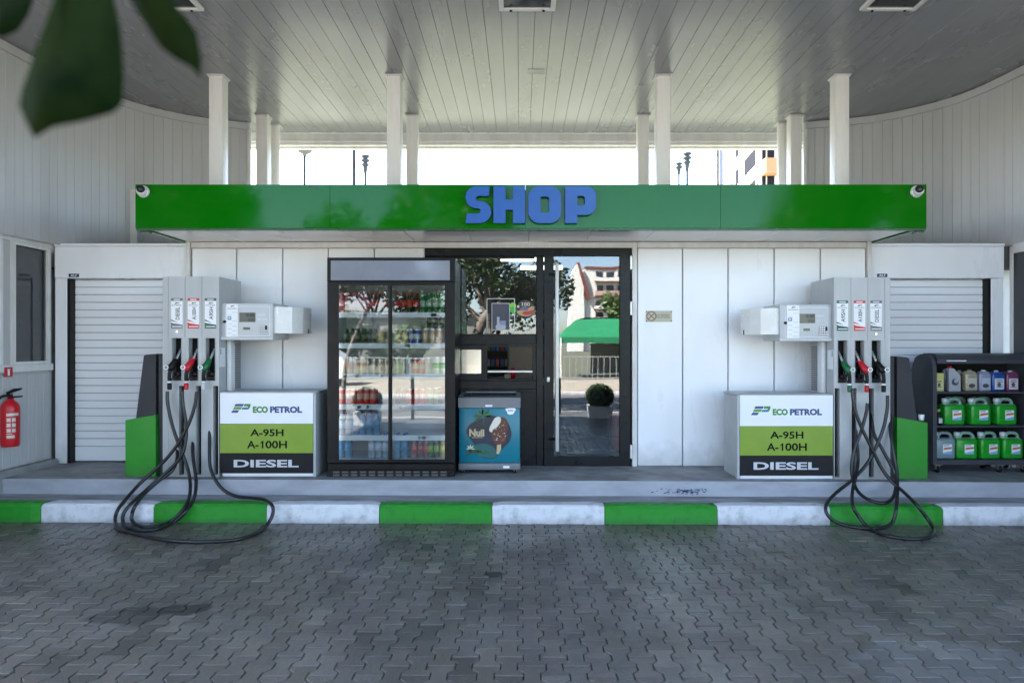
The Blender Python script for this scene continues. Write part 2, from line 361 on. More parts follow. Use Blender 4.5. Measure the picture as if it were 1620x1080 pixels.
# platform: riser + slab, and the screed strip behind the kerb
YR=6.45
pf=MB().add([(-6,YR,zp(-6)),(6,YR,zp(6)),(6,9.6,zp(6)),(-6,9.6,zp(-6))],[(0,1,2,3)]).build('platform',CONC); pf['kind']='structure'
rs=MB().prism([(-6,.05+.02),(6,.05-.02),(6,zp(6)-.003),(-6,zp(-6)-.003)],'y',YR-.006,YR+.05).build('platform_riser',LAV); rs['kind']='structure'
sc_=MB().add([(-6,YK+.14,.160+.0216),(6,YK+.14,.160-.0216),(6,YR-.004,.176-.0216),(-6,YR-.004,.176+.0216)],[(0,1,2,3)]).build('screed_strip',SCREED); sc_['kind']='structure'
# blue paint spatter on the riser
sp=MB(); SPAT=pm('blue_paint_spatter',(.02,.02,.12),.5)
for i in range(90):
    x=1.55+random.gauss(0,.14); z=.215+random.gauss(0,.012); r=R(.002,.009)
    sp.disc(x,z,r*R(1,2.6),YR-.0065,0,7,.001,r*.6)
sp=sp.build('riser_spatter',SPAT); sp['kind']='structure'
kn=['first','second']
for k in range(-2,11):
    x0=-4.29+1.01*k; x1=x0+1.004; green=(k%2!=0)
    b=MB(); zt=.166+R(-.002,.002); zb=zg(x0)
    poly=[(YK,-.05),(YK+.004,zt-.028),(YK+.022,zt-.004),(YK+.05,zt),(YK+.15,zt),(YK+.15,-.05)]
    n=12; vs=[]
    for i in range(n+1):
        x=x0+(x1-x0)*i/n
        e=.012 if i in (0,n) else 0
        for (y,z) in poly:
            top=z>.05
            vs.append((x,y+R(-.0015,.0015)+(e if not top or y<YK+.03 else 0),z+zg(x)+(R(-.002,.002) if top else 0)-(e*.9 if top else 0)))
    m=len(poly)
    fs=[(i*m+j,i*m+(j+1)%m,(i+1)*m+(j+1)%m,(i+1)*m+j) for i in range(n) for j in range(m)]+[tuple(range(m)),tuple(reversed(range(n*m,n*m+m)))]
    b.add(vs,fs,0)
    o=b.build('kerb_stone',KERBG if green else KERBW,origin=((x0+x1)/2,YK,0))
    place={-2:'white kerb stone far beyond the left edge',-1:'green kerb stone at the far left edge of the forecourt',0:'white kerb stone left of the looped hoses, end under them',1:'green kerb stone under the looped hoses of the left fuel dispenser',
      2:'white kerb stone in front of the left pump cabinet sign',3:'green kerb stone in front of the glass drinks fridge',4:'white kerb stone in front of the shop door and teal freezer',
      5:'green kerb stone in front of the wall with the no smoking plate',6:'white kerb stone in front of the right pump cabinet sign',7:'green kerb stone under the looped hoses of the right fuel dispenser',
      8:'white kerb stone at the right edge, before the oil rack',9:'green kerb stone out past the right edge',10:'white kerb stone out past the right edge'}[k]
    tag(o,place,'kerb stone','painted kerb stones along the platform')
# ================================================================== SHOP BUILDING
shop=thing('shop_building','white panelled station shop with dark glazed front and green roof edge','building',(0,YW,PL))
ZT=wz(383)
def wall_panels(edges,name):
    b=MB(); b.box(edges[0],edges[-1],YW+.03,YW+.10,zp(edges[0])-.02,ZT,1)
    for a,c in zip(edges,edges[1:]):
        zb=zp((a+c)/2)
        b.box(a+.006,c-.006,YW,YW+.029,zb+.002,wz(393),0,.005)
    b.box(edges[0],edges[-1],YW-.012,YW+.028,wz(392.3),ZT-.002,2,.003)
    return b.build(name,[WHITE_WALL,GREYD,TRIMW],shop)
wall_panels([wx(p) for p in (303,374,447,519,592,672)],'wall')
wall_panels([wx(p) for p in (1008,1080,1152,1225,1298,1370)],'wall')
MB().box(wx(1000),wx(1007.5),YW-.02,YW+.06,zp(1.2),ZT-.004,0,.003).build('door_post',TRIMW,shop)
MB().box(wx(1370.5),wx(1377),YW-.03,YW+.1,zp(3.7),ZT+.02,0,.003).build('corner_trim',TRIMW,shop)
MB().box(wx(296),wx(302),YW-.03,YW+.1,zp(-3.5),ZT+.02,0,.003).build('corner_trim',TRIMW,shop)
# side and back walls, floor, inner ceiling
b=MB(); b.box(-3.52,-3.46,YW+.11,9.25,.2,2.74); b.box(3.66,3.72,YW+.11,9.25,.2,2.74); b.box(-3.45,3.65,9.2,9.26,.2,2.74)
b.build('side_wall',pm('inner_wall',(.05,.048,.045),.7),shop)
MB().box(-3.45,3.65,YW+.3,9.19,.31,.335).build('floor',pm('inner_floor',(.06,.058,.055),.5),shop)
# roof slab with green fascia
YC=6.30; cx0,cx1=X(214,YC),X(1466,YC); zt_,zb_=Z(292,YC),Z(361,YC)
MB().box(cx0+.05,cx1-.05,YC+.05,9.3,zb_+.06,zt_-.04).build('roof_slab',pm('roof_felt',(.07,.072,.075),.8),shop)
b=MB(); seams=[214,522,831,1140,1466]
for a,c in zip(seams,seams[1:]): b.box(X(a,YC)+.0006,X(c,YC)-.0006,YC,YC+.03,zb_,zt_,0,.0015)
b.box(cx0,cx0+.03,YC+.032,9.2,zb_,zt_); b.box(cx1-.03,cx1,YC+.032,9.2,zb_,zt_)
b.box(cx0+.004,cx1-.004,YC+.004,YC+.05,zb_-.018,zb_-.001,1)
for q in (-3.5,3.70): b.box(q-.03,q+.05,YC+.03,YC+.1,zb_-.035,zb_-.019,1)
b.build('fascia',[GREEN,DKGREEN],shop)
b=MB(); xs=cx0+.04
while xs<cx1-.05:
    xe=min(xs+.6,cx1-.05); b.box(xs+.002,xe-.002,YC+.055,YW+.5,zb_+.012,zb_+.05,0,.004); xs=xe
b.build('soffit',SOFF,shop)
# entrance glazing
b=MB()
b.box(wx(672),wx(1000),YW+.01,YW+.12,wz(405),ZT-.01,0,.004)
b.box(wx(672),wx(1000),YW-.004,YW+.009,wz(392),ZT-.004,1)
b.box(wx(848.5),wx(860),YW,YW+.1,zp(.2),wz(405.5),0,.004)
b.box(wx(672),wx(679),YW,YW+.1,zp(-1),wz(405.5),0,.004)
b.box(wx(679.5),wx(848),YW,YW+.09,wz(545),wz(528.5),0,.004)
b.build('entrance_frame',[ANTH,TRIMW],shop)
w=MB(); w.box(wx(679.5),wx(688),YW+.02,YW+.08,wz(528),wz(406),0); w.box(wx(688),wx(846),YW+.02,YW+.08,wz(408),wz(405.8),0)
w=w.build('window_frame',ANTH,shop)
MB().box(wx(688),wx(848),YW+.045,YW+.053,wz(528),wz(408)).build('pane',GLASS,w)
# service window
b=MB(); b.box(wx(761),wx(771),YW+.005,YW+.08,wz(601.5),wz(545.5),0,.003); b.box(wx(842.5),wx(848),YW+.005,YW+.08,wz(601.5),wz(545.5),0,.003)
b.box(wx(771),wx(842.5),YW+.005,YW+.08,wz(548.5),wz(545.5),0); b.box(wx(679.5),wx(848),YW-.004,YW+.085,wz(615),wz(602),0,.004)
b.box(wx(771),wx(842.5),YW+.005,YW+.25,wz(589),wz(586.2),1,.002); b.box(wx(771),wx(842.5),YW+.02,YW+.07,wz(602),wz(599.5),0)
b.box(wx(679.5),wx(719.5),YW+.01,YW+.08,wz(601.5),wz(545.5),0); b.box(wx(719.5),wx(761),YW+.01,YW+.08,wz(553),wz(545.5),0); b.box(wx(719.5),wx(761),YW+.01,YW+.08,wz(601.5),wz(591),0)
for q in (763,836): b.box(wx(q-3),wx(q+3),YW-.006,YW-.002,wz(608),wz(606),2)
sw=b.build('service_window',[ANTH,ALU,VOID],shop)
MB().box(wx(719.5),wx(761),YW+.04,YW+.046,wz(591),wz(553)).build('pane',glass('frosted_pane',.5,(.7,.7,.7),.12),sw)
b=MB(); b.box(wx(679.5),wx(848),YW+.012,YW+.06,zp(0),wz(615.5),0); b.box(wx(690),wx(845.5),YW+.004,YW+.011,wz(731),wz(620),0,.003)
b.build('lower_panel',ANTH,shop)
# door leaf
dr=MB()
x0,x1,zb,zt2=wx(861),wx(996.5),wz(737),wz(392.8)
dr.holes(x0,x1,zb,zt2,[(wx(875),wx(981),wz(721),wz(405.5))],YW-.022,YW+.04)
dr.box(x0+.002,wx(875)-.002,YW-.004,YW+.039,zb,zt2); 
for (a,c,d,e) in ((wx(875)-.004,wx(875)+.006,wz(721),wz(405.5)),(wx(981)-.006,wx(981)+.004,wz(721),wz(405.5))): dr.box(a,c,YW-.024,YW-.0225,d,e,1)
door=dr.build('door',[ANTH,BLACK],shop)
MB().box(wx(875)+.001,wx(981)-.001,YW+.0,YW+.008,wz(720.5),wz(406)).build('pane',GLASS,door)
b=MB(); b.box(wx(878),wx(883.5),YW-.085,YW-.06,wz(712),wz(417),0,.006,2)
for q in (434,694): b.tube([(wx(880.5),YW-.065,wz(q)),(wx(880.5)-.012,YW-.05,wz(q)),(wx(868),YW-.02,wz(q))],.011,8,1)
b.build('handle',[pm('handle_bar',(.62,.61,.58),.35,metal=.2),BLACK],door)
b=MB(); b.box(wx(865),wx(869.5),YW-.034,YW-.0225,wz(604),wz(596),0,.004,2); b.build('lock',ALU,door)
for (q,r) in ((405,427),(477,499),(702,724)):
    MB().box(wx(995.8),wx(999.6),YW-.045,YW-.021,wz(r),wz(q),0,.004).build('hinge',ALU,door)
MB().box(wx(860),wx(998),YW-.03,YW+.08,zp(.9),wz(737.6)).build('threshold',ALU,shop)
# inner lamps of the shop (two lit panels glimpsed through the upper window)
LIT=emit('lit_panel',(1,.98,.92),.25)
for (xx,yy) in ((.02,7.9),(.25,8.8)):
    o=MB().box(xx-.25,xx+.3,yy,yy+.16,2.58,2.62).build('ceiling_lamp',LIT,origin=(xx,yy,2.6)); tag(o,'lit white ceiling panel inside the shop, '+('nearer the window glass' if yy<8 else 'farther back'),'lamp','lit panels inside the shop')
# counter and things seen through the service window
cn=MB(); cn.box(-1.0,.16,YW+.26,YW+.75,.34,wz(603),0); cn.box(-1.0,.16,YW+.251,YW+.8,wz(603),wz(601.2),1)
o=cn.build('shop_counter',[BLACK,GREYF],origin=(-.4,YW+.5,.335)); tag(o,'dark counter just inside the service window','counter')
sh=thing('goods_shelf','dark shelf of small packs on the back wall seen through the service window','shelf',(0,9.0,.335))
b=MB(); b.box(-.9,.55,9.16,9.19,.34,2.2); 
for z in (1.05,1.3,1.5,1.7,1.9): b.box(-.9,.55,8.95,9.155,z,z+.02)
b.build('shelf_frame',pm('shelf_brown',(.06,.055,.05),.6),sh)
PK=[pm('pack_'+n,c,.4) for n,c in (('white',(.6,.6,.58)),('red',(.4,.03,.03)),('gold',(.4,.3,.12)),('blue',(.05,.1,.35)),('grey',(.3,.3,.3)))]
protos=[MB().box(-.022,.022,-.012,.012,0,.088,0,.002).build('goods_pack',m) for m in PK]
first=set(); names=['white','red','gold','blue','grey']; lv={1.07:'lowest',1.32:'second lowest',1.52:'middle',1.72:'second highest',1.92:'highest'}
for z in lv:
    for x in [ -.42+.06*i for i in range(16)]:
        k=random.choice([0,0,0,1,2,3,4,4]); o=protos[k] if k not in first else protos[k].copy()
        if k in first: COL.objects.link(o)
        first.add(k); o.location=(x,8.99,z)
        tag(o,'small %s pack on the %s board of the shelf behind the service window'%(names[k],lv[z]),'pack','packs on the shop back shelf')
for k,p in enumerate(protos):
    if k not in first: bpy.data.objects.remove(p)
ch=thing('office_chair','beige padded office chair behind the service counter','chair',(wx(826),8.15,.335))
xx=wx(829)*8.15/7.22
MB().box(xx-.2,xx+.2,8.2,8.27,1.12,1.62,0,.06,4).build('backrest',pm('beige_fabric',(.33,.28,.22),.8),ch)
MB().box(xx-.22,xx+.22,7.95-.0,8.2,.78,.86,0,.03,3).build('seat',pm('beige_fabric_seat',(.33,.28,.22),.8),ch)
MB().tube([(xx,8.15,.36),(xx,8.15,.79)],.03).build('stem',BLACK,ch)
b=MB()
for i in range(5): a=i*1.2566; b.tube([(xx,8.15,.40),(xx+.27*math.cos(a),8.15+.27*math.sin(a),.36)],.018)
b.build('star_base',BLACK,ch)
bx=MB().box(wx(797),wx(807),YW+.3,YW+.4,wz(601),wz(594),0,.006).build('snack_box',pm('beige_card',(.4,.36,.28),.6),origin=(wx(802),YW+.35,wz(601))); tag(bx,'small beige snack box on the counter inside the service window','box')
bx=MB().lathe([(0,0),(.03,0),(.032,.07),(.02,.1),(.02,.12),(0,.12)],(wx(811),YW+.36,wz(601)),12).build('sweet_jar',REDP,origin=(wx(811),YW+.36,wz(601))); tag(bx,'small red jar on the counter beside the snack box','jar')
# stickers and frames behind the upper window
yp=YW+.044
STK=pm('sticker_black',(.012,.01,.01),.4); BUN=pm('bun_tan',(.5,.32,.16),.5); KET=pm('ketchup_red',(.5,.05,.03),.5)
b=MB(); cx,cz,r=wx(831),wz(489),.100
b.disc(cx,cz,r,yp,0,28,.003); b.text('100',cx-.035,cx+.05,cz+.035,cz+.075,yp-.0032,3,.001,.02)
b.flat(closed2([(cx-.09,cz-.02),(cx,cz+.0),(cx+.085,cz+.035),(cx+.09,cz-.03),(cx+.04,cz-.07),(cx-.05,cz-.065)]),yp-.0032,1,.001)
b.flat(closed2([(cx-.03,cz-.03),(cx+.04,cz-.015),(cx+.095,cz-.005),(cx+.08,cz-.045),(cx+.0,cz-.06)]),yp-.0045,2,.001)
b.disc(cx-.075,cz+.03,.014,yp-.0032,3,14,.001)
b.flat(closed2([(cx-.06,cz+.0),(cx-.02,cz+.03),(cx+.03,cz+.02),(cx+.02,cz-.01)]),yp-.0046,4,.001)
o=b.build('window_sticker',[STK,BUN,KET,pm('sticker_cream',(.6,.5,.36),.5),pm('sticker_violet',(.14,.12,.25),.5)],origin=(cx,yp,cz)); tag(o,'round black hot dog sticker on the upper shop window','sticker')
b=MB(); gx=wx(811.5)
b.disc(gx,wz(483),.034,yp,0,18,.003); b.disc(gx,wz(490),.034,yp-.0032,1,18,.002)
o=b.build('window_sticker',[pm('neon_green',(.25,.6,.02),.5),pm('neon_green_low',(.04,.5,.06),.5)],origin=(gx,yp,wz(486))); tag(o,'small bright green sticker left of the round black sticker on the window','sticker')
b=MB()
def frame_lines(b,x0,x1,z0,z1,y,w,mi): b.box(x0,x1,y-.003,y,z1-w,z1,mi); b.box(x0,x1,y-.003,y,z0,z0+w,mi); b.box(x0,x0+w,y-.003,y,z0+w,z1-w,mi); b.box(x1-w,x1,y-.003,y,z0+w,z1-w,mi)
ya=YW+.040
frame_lines(b,wx(769.5),wx(814.5),wz(531),wz(471.5),ya,.009,0); frame_lines(b,wx(777.5),wx(806.5),wz(522),wz(479),ya-.004,.007,0)
b.box(wx(778.5),wx(805.5),ya+.002,ya+.006,wz(521),wz(480),1); b.disc(wx(792),wz(517),.055,ya+.001,2,20,.0012,.04); b.box(wx(786),wx(790),ya,ya+.0012,wz(514),wz(501),2); b.box(wx(791),wx(800),ya-.001,ya+.0002,wz(514),wz(507),3)
o=b.build('poster_frame',[LGREY,pm('poster_dark',(.06,.06,.085),.5),pm('poster_pale',(.45,.47,.55),.5),pm('poster_blue',(.25,.3,.42),.5)],origin=(wx(792),ya,wz(531))); tag(o,'thin silver double frame with a dark poster behind the upper window','poster frame')
b=MB(); q=[(wx(832),wz(513)),(wx(842),wz(513)),(wx(837),wz(524))]
for i in range(3): p0,p1=q[i],q[(i+1)%3]; b.tube([(p0[0],yp-.002,p0[1]),(p1[0],yp-.002,p1[1])],.003,6)
o=b.build('window_sticker',WPRINT,origin=(wx(837),yp,wz(518))); tag(o,'small white triangle sticker low on the upper shop window','sticker')
# SHOP letters
def letter_loops(ch):
    t=.30
    def arc(cx,cy,r,a0,a1,n=8): return [(cx+r*math.cos(rad(a0+(a1-a0)*i/n)),cy+r*math.sin(rad(a0+(a1-a0)*i/n))) for i in range(n+1)]
    if ch=='H':
        w=.865; return w,[[(0,0),(t+.03,0),(t+.03,.36),(w-t-.03,.36),(w-t-.03,0),(w,0),(w,1),(w-t-.03,1),(w-t-.03,.64),(t+.03,.64),(t+.03,1),(0,1)]]
    if ch=='O':
        w=.9; r=.3; out=arc(r,r,r,180,270)+arc(w-r,r,r,270,360)+arc(w-r,1-r,r,0,90)+arc(r,1-r,r,90,180)
        q=.05; a,c=.33,.28; inn=arc(a+q,c+q,q,180,270,3)+arc(w-a-q,c+q,q,270,360,3)+arc(w-a-q,1-c-q,q,0,90,3)+arc(a+q,1-c-q,q,90,180,3)
        return w,[out,inn[::-1]]
    if ch=='P':
        w=.84; r=.27; out=[(0,0),(t+.03,0),(t+.03,.22)]+arc(w-r,.22+r,r,270,360)+arc(w-r,1-r,r,0,90)+[(0,1)]
        inn=[(t+.03,.48),(.49,.48),(.54,.52),(.54,.70),(.49,.74),(t+.03,.74)]
        return w,[out,inn[::-1]]
    w=.70; out=[(.66,1),(.26,1)]+arc(.26,.70,.26+.04,90,180)[1:]+arc(.27,.61,.27,180,270)+[(.38,.345)]+arc(.38,.30,.045,90,-90,5)+[(.03,.255),(.0,.0),(.42,0)]
    out=[(.66,1),(.30,1)]+arc(.30,.70,.30,90,270)[1:]+[(.345,.40)]+arc(.345,.33,.07,90,-90,5)+[(.04,.26),(0,0),(.40,0)]+arc(.40,.30,.30,-90,90)[1:]+[(.355,.60)]+arc(.355,.67,.07,270,90,5)[1:]+[(.635,.74)]
    return w,[out]
sign=thing('shop_sign','raised blue block letters spelling SHOP on the green fascia','sign',(X(840,YC),YC-.03,Z(353,YC)))
for chr_,a,c in (('S',736.5,777),('H',780.7,830.7),('O',836,887.7),('P',894,942.7)):
    w,lp=letter_loops(chr_); vs,fs=outline_mesh(lp)
    xa,xb=X(a,YC-.05),X(c,YC-.05); za,zb2=Z(353,YC-.05),Z(295,YC-.05)
    vv=[(xa+v[0]/w*(xb-xa), YC-.05*(v[2]>.5)-.006-.0*v[2], za+v[1]*(zb2-za)) for v in vs]
    b=MB()
    for f in fs:
        ys=[vv[i][1] for i in f]; side=max(ys)-min(ys)>.01
        b.add([vv[i] for i in f],[tuple(range(len(f)))],1 if side else 0)
    o=b.build('letter',[BLUE,DKBLUE],sign); o['label']='blue letter '+chr_
# ================================================================== SHUTTERS
def shutter(x0,x1,h0,h1,label,gx0,gx1,blue_px):
    t=thing('roller_shutter',label,'shutter',((x0+x1)/2,YW+.05,zp((x0+x1)/2)))
    z0=zp((x0+x1)/2); zt=wz(440)
    b=MB(); b.box(x0,x1,YW+.03,YW+.3,zt+.002,wz(389),0,.006); b.box(x0,x1,YW+.02,YW+.28,wz(389)+.001,wz(389)+.03,0,.004)
    b.build('housing',WHITE_WALL,t)
    MB().box(x0,gx0,YW+.04,YW+.2,z0,zt,0,.004).build('jamb',WHITE_WALL,t)
    MB().box(gx1,x1,YW+.04,YW+.2,z0,zt,0,.004).build('jamb',WHITE_WALL,t)
    MB().box(gx0+.001,gx0+.03,YW+.05,YW+.19,z0,zt-.001).build('guide_rail',BLACK,t)
    MB().box(gx1-.03,gx1-.001,YW+.05,YW+.19,z0,zt-.001).build('guide_rail',BLACK,t)
    b=MB(); pitch=.0815; z=zt-.004; yb=YW+.14
    while z-pitch>z0+.12:
        pr=[(0,.004),(.004,-.002),(.022,-.0042),(.026,-.0028),(.030,-.0044),(.055,-.0044),(.072,-.0030),(.0772,.001),(.0778,.007),(pitch,.007)]
        ps=[(yb+d,z-h) for h,d in pr]
        for i in range(len(ps)-1):
            b.add([(gx0+.03,*ps[i]),(gx1-.03,*ps[i]),(gx1-.03,*ps[i+1]),(gx0+.03,*ps[i+1])],[(0,1,2,3)],1 if i==len(ps)-2 else 0,False)
        z-=pitch
    b.build('slat_curtain',[SLAT,pm('slat_joint',(.12,.12,.13),.5)],t)
    MB().box(gx0+.03,gx1-.03,yb-.012,yb+.012,z0+.012,z,0,.006).build('bottom_bar',SLAT,t)
    b=MB(); xb=wx(blue_px); b.rect(xb-.055,xb+.055,wz(438),wz(432.5),YW+.0295,0); b.text('ALF',xb-.035,xb+.035,wz(437),wz(433.5),YW+.0285-.0004,1,.0006,.02)
    b.build('maker_plate',[pm('navy_plate',(.01,.012,.08),.4),WPRINT],t)
    return t
shutter(wx(83),wx(295.5),0,0,'silver roller shutter at the left, behind the left fuel dispenser',wx(101.5),wx(283),114)
shutter(wx(1377.5),wx(1592),0,0,'silver roller shutter at the right, behind the oil rack',wx(1392),wx(1572.5),1398)
# ================================================================== DRUM WALLS, SIDE WALLS, CEILING, COLUMNS
H=4.50
def drum(name,pts,label,strip):
    t=thing(name,label,'wall',(pts[0][0],pts[0][1],2.6))
    path=cat_rom([(p[0],p[1],0) for p in pts],14)
    # resample evenly
    d=[0]
    for a,c in zip(path,path[1:]): d.append(d[-1]+(c-a).length)
    def at(u):
        for i in range(len(d)-1):
            if u<=d[i+1]: return path[i].lerp(path[i+1],(u-d[i])/(d[i+1]-d[i]))
        return path[-1]
    w=.112; n=int(d[-1]/w); b=MB(); bk=MB()
    cen=Vector((.1,5.5,0))
    for i in range(n):
        a,c=at(i*w+.003),at((i+1)*w-.003)
        a0,c0=at(i*w),at((i+1)*w)
        nr=Vector((-(c-a).y,(c-a).x,0)).normalized()
        if nr.dot(cen-a)<0: nr=-nr
        j=nr*R(-.002,.002)
        z0,z1=2.655,H-.1
        ps=[(a0,0),(a,.006),(c,.006),(c0,0)]
        for (p,h),(q,k) in zip(ps,ps[1:]):
            p2=p+nr*h+j; q2=q+nr*k+j
            b.add([(p2.x,p2.y,z0),(q2.x,q2.y,z0),(q2.x,q2.y,z1),(p2.x,p2.y,z1)],[(0,1,2,3)],0)
        p2,q2=a0-nr*.09,c0-nr*.09
        bk.add([(p2.x,p2.y,2.60),(q2.x,q2.y,2.60),(q2.x,q2.y,H-.01),(p2.x,p2.y,H-.01)],[(0,1,2,3)],0)
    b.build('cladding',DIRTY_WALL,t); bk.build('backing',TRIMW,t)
    tr=MB(); m=80; pr=[(.012,H-.10),(.03,H-.095),(.03,H-.012),(.0,H-.004)]
    for i in range(m):
        a,c=at(d[-1]*i/m),at(d[-1]*(i+1)/m)
        def nn(u):
            e=at(min(u+.02,d[-1]))-at(max(u-.02,0)); r_=Vector((-e.y,e.x,0)).normalized()
            return r_ if r_.dot(cen-at(u))>0 else -r_
        na,nc=nn(d[-1]*i/m),nn(d[-1]*(i+1)/m)
        for (h,z),(k,y) in zip(pr,pr[1:]):
            p,q,r_,s_=a+na*h,c+nc*h,c+nc*k,a+na*k
            tr.add([(p.x,p.y,z),(q.x,q.y,z),(r_.x,r_.y,y),(s_.x,s_.y,y)],[(0,1,2,3)],0,True)
    tr.build('top_trim',DIRTY_WALL,t)
    e=at(0); MB().tube([(e.x,e.y+.0,2.4),(e.x,e.y,H-.005)],.03,8).build('end_trim',TRIMW,t)
    if strip:
        p=at(strip); MB().box(p.x-.08,p.x+.08,p.y-.02,p.y+.02,2.4,H-1.05,0,.004).build('cover_strip',TRIMW,t)
drum('curved_wall',[(-3.55,8.93),(-3.97,8.76),(-4.32,8.53),(-4.66,8.1),(-4.86,7.4),(-4.93,6.6),(-4.95,5.6),(-4.95,4.2)],'curved white board wall above the left shutter, under the ceiling',1.38)
drum('curved_wall',[(3.72,8.9),(4.19,8.75),(4.56,8.58),(4.95,8.2),(5.16,7.75),(5.24,7.0),(5.26,6.0),(5.26,4.2)],'curved white board wall above the right shutter, under the ceiling',None)
# roofs of the low annexes, over unseen solid blocks added against sun leaks
for x0,x1 in ((-6,wx(297)),(wx(1376),6.3)):
    MB().box(x0,x1,YW+.321,9.0,.1,2.42).build('annex_sun_block',TRIMW,shop); MB().box(x0,x1,YW+.06,9.0,2.421,2.645).build('annex_roof',pm('annex_felt',(.08,.08,.082),.8),shop)
# left side wall with window
xl=-4.985
lw=thing('side_wall','white side wall with a dark window at the left edge','wall',(xl,6,PL))
b=MB(); z0=zp(-5)
yw0,yw1=6.72,7.17
b.box(xl-.1,xl,4.2,YW+.04,z0-.3,1.36); b.box(xl-.6,xl-.101,4.2,YW+.319,z0-.3,2.655); b.box(xl-.1,xl,yw1+.04,YW+.04,1.361,2.66); b.box(xl-.1,xl,4.2,yw0-.04,1.361,2.66); b.box(xl-.1,xl,yw0-.04,yw1+.04,2.60,2.66)
yy=4.3
while yy<YW-.03:
    b.box(xl+.0005,xl+.012,yy,yy+.107,z0+.06,1.30,0,.004); yy+=.113
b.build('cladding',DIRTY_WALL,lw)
b=MB(); b.box(xl+.001,xl+.03,4.2,YW+.03,1.33,1.40,0,.004); b.box(xl+.001,xl+.025,4.2,YW+.03,2.615,2.67,0,.004); b.box(xl+.001,xl+.02,6.52,6.56,1.401,2.614,0,.003)
b.build('rail',TRIMW,lw)
b=MB(); b.box(xl+.001,xl+.022,yw0-.05,yw0,1.40,2.614); b.box(xl+.001,xl+.022,yw1,yw1+.045,1.40,2.614); b.box(xl+.001,xl+.022,yw0,yw1,1.401,1.43); b.box(xl+.001,xl+.022,yw0,yw1,2.585,2.614)
wf=b.build('window_frame',TRIMW,lw)
MB().box(xl-.03,xl-.02,yw0,yw1,1.43,2.585).build('pane',pm('tinted_window',(.04,.045,.05),.06,rv=.02,spec=.7),wf)
MB().box(xl-.02,xl+.10,4.2,YW+.03,z0-.2,z0+.055,0,.02).build('plinth',CONC,lw)
# right side wall
xr=5.235
rw=thing('side_wall','right side wall with a large dark glazed panel at the right edge','wall',(xr,6,PL)); z0=zp(5.2)
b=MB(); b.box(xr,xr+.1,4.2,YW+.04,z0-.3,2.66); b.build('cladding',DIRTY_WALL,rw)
b=MB(); b.box(xr-.03,xr-.001,4.2,7.2,z0+.05,2.56); b.build('dark_glazing',pm('dark_glazed_panel',(.03,.035,.04),.12,rv=.03),rw)
b=MB(); b.box(xr-.04,xr-.001,7.202,YW+.03,z0,2.64,0,.003); b.box(xr-.04,xr-.001,4.2,7.2,2.562,2.66,0,.003); b.build('frame',TRIMW,rw)
# ceiling
cl=thing('canopy_roof','broad ceiling of grey white planks over the forecourt','roof',(0,5,H))
b=MB(); w=.15; x=-6.02; Y0,Y1=1.6,9.36
while x<6.6:
    j=R(-.0015,.0015); k=R(-.0012,.0012)
    ps=[(x+.0003,H+.005),(x+.0022,H+j),(x+w-.0022,H+j+k),(x+w-.0003,H+.005)]
    ys=[Y0,3.4+R(-.4,.4),5.4+R(-.5,.5),7.4+R(-.4,.4),Y1]
    for a,c in zip(ys,ys[1:]):
        d0,d1=0,0
        for (p,z),(q,zz) in zip(ps,ps[1:]): b.add([(p,a,z),(q,a,zz),(q,c,zz),(p,c,z)],[(0,1,2,3)],0)
    x+=w
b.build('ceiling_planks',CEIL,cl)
MB().box(-6.3,6.9,1.5,9.6,H+.02,H+.5).build('roof_deck',TRIMW,cl)
b=MB(); b.box(-3.75,4.0,9.37,9.45,4.335,H-.003,0,.006); b.box(-3.75,4.0,9.355,9.369,4.38,4.40,0,.003); b.box(-3.75,4.0,9.45,9.52,4.31,4.36,0,.004)
b.build('edge_beam',TRIMW,cl)
for (xx,yy,dx,dy) in ((.17,7.25,.09,.06),(-.9,7.6,.05,.03)):
    if dx>.08: MB().box(xx-dx,xx+dx,yy-dy,yy+dy,H-.006,H-.0005).build('repair_patch',pm('patch_grey',(.42,.41,.38),.5),cl)
def column(x,y,w,label,pipe=False):
    z0=2.3 if pipe else 2.2
    t=thing('steel_column',label,'column',(x,y,z0),'white columns between shop roof and ceiling')
    b=MB()
    if pipe: b.tube([(x,y,z0),(x,y,H-.02)],w/2,14)
    else: b.box(x-w/2,x+w/2,y-w/2,y+w/2,z0,H-.012,0,.008,2)
    b.build('shaft',COLW,t)
    b=MB(); e=w*.62
    b.box(x-e,x+e,y-e,y+e,H-.012,H-.002,0,.002)
    for sx in (-1,1):
        for sy in (-1,1): b.lathe([(0,.0),(.012,0),(.012,.015),(0,.015)],(x+sx*e*.78,y+sy*e*.78,H-.028),6)
    b.build('cap_plate',TRIMW,t)
pos=['leftmost','left of the sky opening, toward centre','right of the sky opening, toward centre','rightmost']
for xx,l in ((-3.27,'leftmost square column of the front row, above the green fascia'),(-1.36,'square column of the front row, above the fridge'),(1.54,'square column of the front row, right of the SHOP letters'),(3.46,'rightmost square column of the front row, above the green fascia')): column(xx,7.4,.148,l)
for xx,l in ((-3.26,'leftmost square column of the back row beside the sky opening'),(-1.365,'thinner square column of the back row, just right of the front one'),(1.555,'square column of the back row, left of the front one'),(3.48,'rightmost square column of the back row beside the white curved wall')): column(xx,8.67,.14,l)
column(-3.24,9.03,.12,'round white pipe column at the left end of the sky opening',True); column(3.43,8.95,.12,'round white pipe column at the right end of the sky opening',True)
